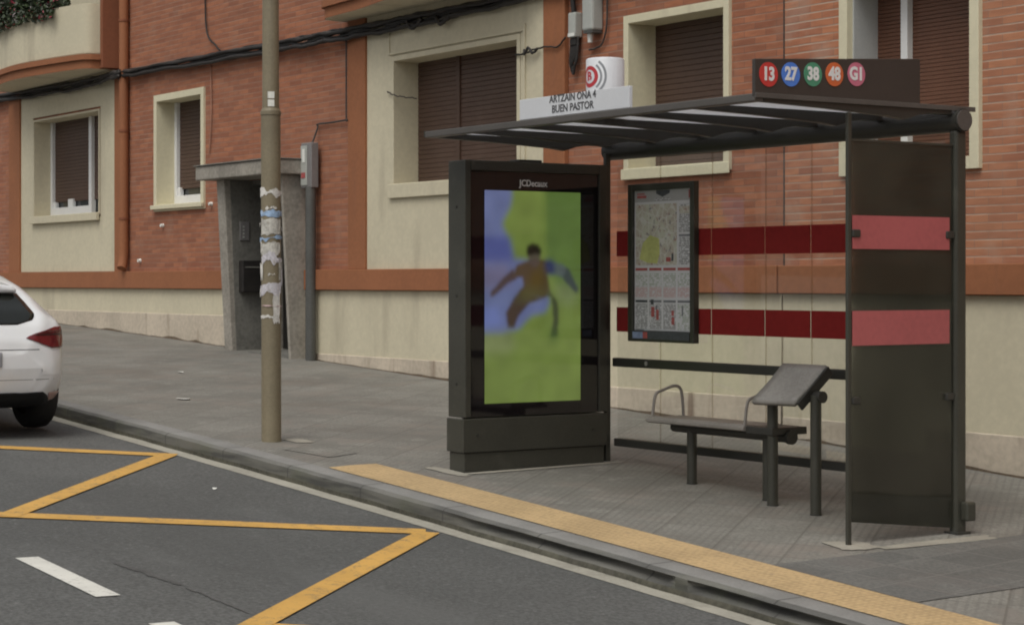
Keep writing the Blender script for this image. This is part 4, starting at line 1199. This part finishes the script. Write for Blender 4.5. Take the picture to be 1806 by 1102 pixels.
tb = text_mb('B', 0.075, (0, 0, 0), (1, 0, 0), (0, 1, 0), 0.003)
tb.v = [on_drum(v[0], LZ + v[1], CR + 0.0028 + v[2] * 0.3) for v in tb.v]
tb.build('letter', M['logo_red'], drum)
ring_arc(0.079, 0.092, R(38), R(142), LZ, CR + 0.0012, 'logo_grey', 'logo_arc')
ring_arc(0.106, 0.120, R(38), R(142), LZ, CR + 0.0012, 'logo_grey', 'logo_arc')

# route number sign on the near end of the roof
rs = thing('route_sign', (-8.22, 7.7, 1.0), 'dark route number sign with five coloured discs on the roof end', 'sign')
RU = -8.228
MB().prism([(RU, 7.098, 0.985), (RU, 8.327, 0.985), (RU, 8.327, 1.256), (RU, 7.098, 1.182)], (-0.025, 0, 0)).build('panel', M['sign_dark'], rs, bevel=0.003)
for v, c, tx in ((7.192, 'c13', '13'), (7.350, 'c27', '27'), (7.510, 'c38', '38'), (7.668, 'c48', '48'), (7.832, 'cG1', 'G1')):
    zc = 1.103 + 0.058 * (v - 7.192)
    d_ = disc((RU + 0.0005, v, zc), 0.0655, (0, 1, 0), (0, 0, 1)).build('route_disc', M[c], rs)
    text_mb(tx, 0.098, (RU + 0.0045, v, zc), (0, 1, 0), (0, 0, 1), 0.0040, xs=0.86).build('number', M['letter_white'], d_)

# bench
bn = thing('bench', (-10.05, 8.35, zp(-10.05, 8.4)), 'grey metal perch bench with looped armrests under the shelter roof', 'bench')
BV0, BV1 = 8.27, 8.60
BZ = -0.905
def bench_z(u):
    return BZ + 0.005 * (u + 10)
prof_b = [(BV0, -0.012), (BV0 + 0.02, 0.006), (BV0 + 0.15, -0.004), (BV1 - 0.03, 0.0), (BV1, -0.004), (BV1, -0.03), (BV0 + 0.03, -0.04), (BV0, -0.032)]
MB().prism([(-10.70, v, BZ + z) for v, z in prof_b], (1.0, 0, 0)).build('seat', M['steel_seat'], bn, bevel=0.004)
bx(-9.698, -9.45, BV0 + 0.02, BV1 - 0.02, BZ - 0.05, BZ - 0.004).build('end_bracket', M['shelter_dark'], bn, bevel=0.006)
MB().cyl((-10.6, 8.44, BZ - 0.065), (-9.46, 8.44, BZ - 0.065), 0.036, n=20).build('beam', M['shelter_dark'], bn, smooth=40)
MB().cyl((-9.46, 8.44, BZ - 0.065), (-9.43, 8.44, BZ - 0.065), 0.045, n=20).build('end_cap', M['shelter_dark'], bn, smooth=40)
for u in (-10.415, -9.66):
    MB().cyl((u, 8.44, zp(u, 8.44) - 0.02), (u, 8.44, BZ - 0.03), 0.0335, n=24).build('leg', M['shelter'], bn, smooth=40)
    MB().cyl((u, 8.44, zp(u, 8.44) - 0.01), (u, 8.44, zp(u, 8.44) + 0.008), 0.037, n=24).build('foot', M['shelter_dark'], bn, smooth=40)
for u in (-10.66, -9.72):
    MB().tube(wob([(u, 8.30, BZ - 0.01), (u, 8.315, BZ + 0.10), (u, 8.335, BZ + 0.155), (u, 8.39, BZ + 0.175), (u, 8.48, BZ + 0.20), (u, 8.535, BZ + 0.185), (u, 8.555, BZ + 0.12), (u, 8.565, BZ - 0.01)], 0.0, 32), 0.0105, 10).build('armrest', M['steel_seat'], bn, smooth=True)

# tilted leaning rest on two posts
lr = thing('leaning_rest', (-9.29, 8.33, zp(-9.29, 8.33)), 'tilted grey metal leaning rest on two round posts right of the bench', 'leaning rest')
for u in (-9.49, -9.098):
    MB().cyl((u, 8.33, zp(u, 8.33) - 0.02), (u, 8.33, -0.69), 0.034, n=24).build('leg', M['shelter'], lr, smooth=40)
    MB().cyl((u, 8.33, zp(u, 8.33) - 0.01), (u, 8.33, zp(u, 8.33) + 0.008), 0.037, n=24).build('foot', M['shelter_dark'], lr, smooth=40)
MB().cyl((-9.50, 8.345, -0.70), (-9.05, 8.345, -0.70), 0.036, n=24).build('beam', M['shelter_dark'], lr, smooth=40)
# plate: lower edge towards the road
a0, a1 = Vector((-9.53, 8.19, -0.733)), Vector((-9.145, 8.19, -0.725))
b0, b1 = Vector((-9.51, 8.43, -0.512)), Vector((-9.115, 8.43, -0.512))
top_, bot_ = [], []
for i in range(9):
    t = i / 8
    sag = -0.010 * math.sin(math.pi * t) - (0.012 if i == 0 else 0)
    l, r_ = a0.lerp(b0, t), a1.lerp(b1, t)
    top_.append([l.lerp(r_, k / 6) + Vector((0, 0, sag)) for k in range(7)])
lp = MB().grid(top_).build('plate', M['steel'], lr, smooth=True)
md = lp.modifiers.new('thickness', 'SOLIDIFY'); md.thickness = 0.03; md.offset = -1
MB().prism([a1 + Vector((0.003, 0.02, -0.012)), b1 + Vector((0.003, 0.0, -0.005)), b1 + Vector((0.003, 0.04, -0.055)), a1 + Vector((0.003, 0.06, -0.055))], (0.018, 0, 0)).build('side_bracket', M['shelter_dark'], lr, bevel=0.004)

# ------------------------------------------------------------------ parked car (its rear end shows)
car_u, car_v = -15.05, 5.145
cz = zr(-16.6, car_v)
car = bpy.data.objects.new('parked_car', None); COL.objects.link(car)
slope = (zr(-19, car_v) - zr(-15, car_v)) / -4.0       # z per +x
car.location = (car_u, car_v, zr(car_u, car_v))
car.rotation_euler = (0, -math.atan(slope), 0)
tag(car, 'white hatchback car seen from behind at the kerb, cut by the left edge', 'car')

# local frame: X = -distance from rear bumper, Y across, Z up
# stations: distance, roof/top height, half width low, half width max, half width at beltline, belt height, half width top, bottom height
ST = [
    (0.00, 0.66, 0.50, 0.585, 0.50, 0.60, 0.42, 0.36),
    (0.03, 0.76, 0.60, 0.695, 0.64, 0.66, 0.52, 0.30),
    (0.10, 0.88, 0.68, 0.775, 0.73, 0.76, 0.60, 0.26),
    (0.20, 0.97, 0.74, 0.828, 0.79, 0.86, 0.62, 0.24),
    (0.32, 1.04, 0.78, 0.860, 0.815, 0.89, 0.60, 0.23),
    (0.44, 1.13, 0.80, 0.875, 0.825, 0.90, 0.58, 0.22),
    (0.58, 1.19, 0.81, 0.882, 0.83, 0.90, 0.57, 0.20),
    (0.90, 1.245, 0.82, 0.885, 0.835, 0.90, 0.58, 0.19),
    (1.50, 1.29, 0.82, 0.885, 0.84, 0.89, 0.60, 0.18),
    (2.20, 1.28, 0.82, 0.885, 0.84, 0.88, 0.59, 0.18),
    (2.70, 1.20, 0.82, 0.885, 0.83, 0.87, 0.58, 0.18),
    (3.05, 1.02, 0.82, 0.88, 0.81, 0.86, 0.60, 0.18),
    (3.30, 0.92, 0.81, 0.87, 0.79, 0.83, 0.62, 0.19),
    (3.70, 0.82, 0.78, 0.83, 0.75, 0.76, 0.58, 0.20),
    (3.95, 0.72, 0.68, 0.73, 0.65, 0.66, 0.48, 0.22),
    (4.05, 0.58, 0.52, 0.58, 0.48, 0.55, 0.36, 0.28)]
def cr(a, n):
    a = np.array(a, float); out = []
    for i in range(len(a) - 1):
        p0 = a[max(i - 1, 0)]; p1 = a[i]; p2 = a[i + 1]; p3 = a[min(i + 2, len(a) - 1)]
        for k in range(n):
            t = k / n
            q = 0.5 * ((2 * p1) + (p2 - p0) * t + (2 * p0 - 5 * p1 + 4 * p2 - p3) * t * t + (3 * p1 - p0 - 3 * p2 + p3) * t ** 3)
            q[0] = p1[0] + (p2[0] - p1[0]) * t
            out.append(q)
    out.append(a[-1])
    return out
rings = []
for (x, zt, wl, wm, wb, zb, wt, z0) in cr(ST, 4):
    zb = min(zb, zt - 0.04)
    half = [(0, z0), (wl * 0.8, z0), (wl, z0 + 0.05), (wm * 0.99, z0 + 0.18), (wm, z0 + (zb - z0) * 0.55), (wm * 0.99, z0 + (zb - z0) * 0.78), (wb, zb), (wb - (wb - wt) * 0.45, zb + (zt - zb) * 0.5), (wt + (wb - wt) * 0.12, zb + (zt - zb) * 0.86), (wt * 0.86, zt - 0.012), (wt * 0.5, zt), (0, zt + 0.008)]
    sm = cr([(p[0], p[1]) for p in half], 1)
    # smooth along the section as a closed curve
    P = [Vector((p[0], p[1])) for p in half]
    sec = []
    for i in range(len(P) - 1):
        p0 = P[max(i - 1, 0)]; p1 = P[i]; p2 = P[i + 1]; p3 = P[min(i + 2, len(P) - 1)]
        for k in range(3):
            t = k / 3
            sec.append(0.5 * ((2 * p1) + (p2 - p0) * t + (2 * p0 - 5 * p1 + 4 * p2 - p3) * t * t + (3 * p1 - p0 - 3 * p2 + p3) * t ** 3))
    sec.append(P[-1])
    full = [(-x, p.x, p.y) for p in sec] + [(-x, -p.x, p.y) for p in sec[-2:0:-1]]
    rings.append(full)
nb = len(rings[0])
body_v = [p for r in rings for p in r]
body_f = []
for i in range(len(rings) - 1):
    for k in range(nb):
        k2 = (k + 1) % nb
        body_f.append((i * nb + k, i * nb + k2, (i + 1) * nb + k2, (i + 1) * nb + k))
body_f += [tuple(range(nb)), tuple((len(rings) - 1) * nb + k for k in range(nb))[::-1]]
bvh = BVHTree.FromPolygons([Vector(p) for p in body_v], body_f)

class CarMB(MB):
    def build(s, name, mat, parent, smooth=False, bevel=0.0):
        me = bpy.data.meshes.new(name)
        me.from_pydata([tuple(p) for p in s.v], [], s.f); me.validate()
        import bmesh
        bm = bmesh.new(); bm.from_mesh(me); bmesh.ops.recalc_face_normals(bm, faces=bm.faces); bm.to_mesh(me); bm.free()
        o = bpy.data.objects.new(name, me); COL.objects.link(o); o.parent = parent
        me.materials.append(mat)
        if smooth:
            for p in me.polygons:
                p.use_smooth = True
            if smooth is not True:
                md = o.modifiers.new('edge', 'EDGE_SPLIT'); md.split_angle = R(smooth)
        if bevel:
            md = o.modifiers.new('bevel', 'BEVEL'); md.width = bevel; md.segments = 2; md.limit_method = 'ANGLE'
        return o
cb_ = CarMB(); cb_.v = body_v; cb_.f = body_f
body = cb_.build('body', M['carwhite'], car, smooth=50)

def rear_patch(name, m, poly, off, parent=car, n=(26, 14), th=0.006, side=None):
    """a panel lying on the body: poly = left and right edge as (z, y0, y1) rows, cast on from behind (or from the side)"""
    mb = CarMB(); rows_ = []
    zs = [p[0] for p in poly]
    for i in range(n[1] + 1):
        z = zs[0] + (zs[-1] - zs[0]) * i / n[1]
        y0 = np.interp(z, zs, [p[1] for p in poly]); y1 = np.interp(z, zs, [p[2] for p in poly])
        row = []
        for j in range(n[0] + 1):
            y = y0 + (y1 - y0) * j / n[0]
            if side:
                h = bvh.ray_cast(Vector((y, 3 * side, z)), Vector((0, -side, 0)))
            else:
                h = bvh.ray_cast(Vector((2, y, z)), Vector((-1, 0, 0)))
            if h[0] is None:
                h = bvh.find_nearest(Vector((-0.2, y, z)))
            nrm = h[1] if (h[1].y * (side or 0) > 0 or (not side and h[1].x > 0)) else -h[1]
            row.append(h[0] + nrm * off)
        rows_.append(row)
    mb.grid(rows_)
    o = mb.build(name, m, parent, smooth=True)
    md = o.modifiers.new('thickness', 'SOLIDIFY'); md.thickness = th; md.offset = -1
    return o
rear_patch('rear_window', M['carglass'], [(0.875, -0.42, 0.42), (0.91, -0.56, 0.56), (0.95, -0.585, 0.585), (1.03, -0.56, 0.56), (1.10, -0.52, 0.52)], 0.004)
rear_patch('rear_bumper', M['carblack'], [(0.20, -0.68, 0.68), (0.30, -0.665, 0.665), (0.335, -0.64, 0.64), (0.36, -0.60, 0.60)], 0.008)
for s in (1, -1):
    def yy(a, b):
        return (a, b) if s > 0 else (-b, -a)
    tl = rear_patch('tail_light', M['taillight'], [(0.695, *yy(0.68, 0.79)), (0.72, *yy(0.61, 0.80)), (0.775, *yy(0.46, 0.82)), (0.81, *yy(0.56, 0.82)), (0.85, *yy(0.73, 0.81))], 0.010)
    rear_patch('lens_bar', M['taillight_dark'], [(0.79, *yy(0.52, 0.79)), (0.825, *yy(0.64, 0.80))], 0.014, tl, (16, 3))
    rear_patch('reflector', M['reflector'], [(0.29, *yy(0.665, 0.775)), (0.35, *yy(0.66, 0.785))], 0.012, car, (8, 4))
    # side glass
    sg = rear_patch('side_window', M['carglass'], [(0.93, -2.75, -0.75), (1.04, -2.6, -0.85), (1.14, -2.4, -1.0)], 0.004, car, (30, 8), 0.006, s)
for s in (1, -1):
    for dx in (0.74, 3.28):
        rows_a = [(z, -dx - math.sqrt(max(0.375 ** 2 - (z - 0.315) ** 2, 0.0004)), -dx + math.sqrt(max(0.375 ** 2 - (z - 0.315) ** 2, 0.0004))) for z in np.linspace(0.22, 0.685, 16)]
        rear_patch('wheel_arch', M['carblack'], rows_a, 0.003, car, (16, 18), 0.004, s)
    rear_patch('sill_trim', M['carblack'], [(0.21, -2.85, -1.15), (0.27, -2.87, -1.13)], 0.003, car, (30, 3), 0.004, s)
    for x0 in (-1.28, -1.98, -2.82):
        rear_patch('shut_line', M['carblack'], [(0.32, x0 - 0.004, x0 + 0.004), (0.90, x0 - 0.004, x0 + 0.004)], 0.0012, car, (1, 16), 0.003, s)
    for x0 in (-1.5, -2.2):
        rear_patch('door_handle', M['carwhite'], [(0.76, x0 - 0.1, x0 + 0.1), (0.79, x0 - 0.1, x0 + 0.1)], 0.022, car, (8, 3), 0.02, s)
    cm = CarMB(); cm.prism([(-2.72, s * 0.86, 0.90), (-2.80, s * 1.0, 0.90), (-2.80, s * 1.0, 1.02), (-2.72, s * 0.86, 1.0)], (0.09, 0, 0))
    cm.build('mirror', M['carwhite'], car, bevel=0.03)
rear_patch('number_plate', M['plate'], [(0.56, -0.26, 0.26), (0.67, -0.26, 0.26)], 0.010)
rear_patch('shut_line', M['carblack'], [(0.685, -0.57, 0.57), (0.69, -0.57, 0.57)], 0.0015, car, (26, 2), 0.004)
rear_patch('shut_line', M['carblack'], [(0.455, -0.70, 0.70), (0.458, -0.70, 0.70)], 0.001, car, (26, 2), 0.003)
rear_patch('windscreen', M['carglass'], [(0.92, -3.1, -2.6), (1.1, -2.9, -2.6)], 0.004, car, (6, 4), 0.006, 1)
# spoiler lip above the rear glass
cm = CarMB(); cm.prism([(-0.36, y, z) for y, z in ((-0.52, 1.105), (0.52, 1.105), (0.49, 1.155), (0.3, 1.185), (-0.3, 1.185), (-0.49, 1.155))], (-0.3, 0, 0.03))
cm.build('spoiler', M['carwhite'], car, bevel=0.03)
for dx in (0.74, 3.28):
    for s in (1, -1):
        y = s * 0.80
        cm = CarMB()
        prof_w = [(0.20, -0.10), (0.285, -0.10), (0.31, -0.075), (0.318, 0.0), (0.31, 0.075), (0.285, 0.10), (0.20, 0.10)]
        cm.grid([[(-dx + r * math.cos(2 * math.pi * i / 40), y + w, 0.315 + r * math.sin(2 * math.pi * i / 40)) for i in range(41)] for r, w in prof_w])
        wh = cm.build('wheel', M['tyre'], car, smooth=45)
        cm = CarMB()
        yo = y + s * 0.07
        cm.cyl((-dx, y + s * 0.035, 0.315), (-dx, y + s * 0.055, 0.315), 0.205, n=30)
        for k in range(7):
            a = 2 * math.pi * k / 7
            c_, s_ = math.cos(a), math.sin(a)
            cm.prism([(-dx + 0.03 * -s_, yo, 0.315 + 0.03 * c_), (-dx + 0.2 * c_ - 0.025 * s_, yo, 0.315 + 0.2 * s_ + 0.025 * c_), (-dx + 0.2 * c_ + 0.025 * s_, yo, 0.315 + 0.2 * s_ - 0.025 * c_), (-dx + 0.03 * s_, yo, 0.315 - 0.03 * c_)], (0, -s * 0.03, 0))
        cm.build('rim', M['rim'], wh, bevel=0.003)

# ------------------------------------------------------------------ light
world = bpy.data.worlds.new('World'); scene.world = world
world.use_nodes = True
wn = world.node_tree
for n_ in list(wn.nodes):
    wn.nodes.remove(n_)
wo = wn.nodes.new('ShaderNodeOutputWorld'); bg = wn.nodes.new('ShaderNodeBackground')
sky = wn.nodes.new('ShaderNodeTexSky'); sky.sky_type = 'NISHITA'; sky.sun_disc = False
sky.sun_elevation = R(58); sky.sun_rotation = R(150); sky.air_density = 1.6; sky.dust_density = 5.0; sky.ozone_density = 0.6
hs = wn.nodes.new('ShaderNodeHueSaturation'); hs.inputs['Saturation'].default_value = 0.22     # grey overcast
wn.links.new(sky.outputs[0], hs.inputs['Color']); wn.links.new(hs.outputs[0], bg.inputs[0]); wn.links.new(bg.outputs[0], wo.inputs[0])
bg.inputs[1].default_value = 0.10
sun = bpy.data.lights.new('sun', 'SUN'); sun.energy = 0.9; sun.angle = R(35); sun.color = (1.0, 0.985, 0.87)
so = bpy.data.objects.new('sun', sun); COL.objects.link(so)
az = R(150)      # clockwise from +y
d = Vector((math.sin(az) * math.cos(R(58)), math.cos(az) * math.cos(R(58)), math.sin(R(58))))
so.rotation_euler = d.to_track_quat('Z', 'Y').to_euler()
so.location = d * 40

# ------------------------------------------------------------------ camera
cam = bpy.data.cameras.new('camera')
co = bpy.data.objects.new('camera', cam); COL.objects.link(co)
cam.sensor_width = 36.0; cam.lens = 36 * 3570 / 1806.0
cam.shift_y = -56 / 1806.0
cam.clip_start = 0.1; cam.clip_end = 500
co.rotation_euler = (R(90), 0, math.atan2(0.8296, 0.5583))
scene.camera = co

vs = scene.view_settings
vs.view_transform = 'Standard'; vs.look = 'None'; vs.gamma = 1.0; vs.exposure = 0.18; vs.use_curve_mapping = False
scene.cycles.filter_width = 2.0
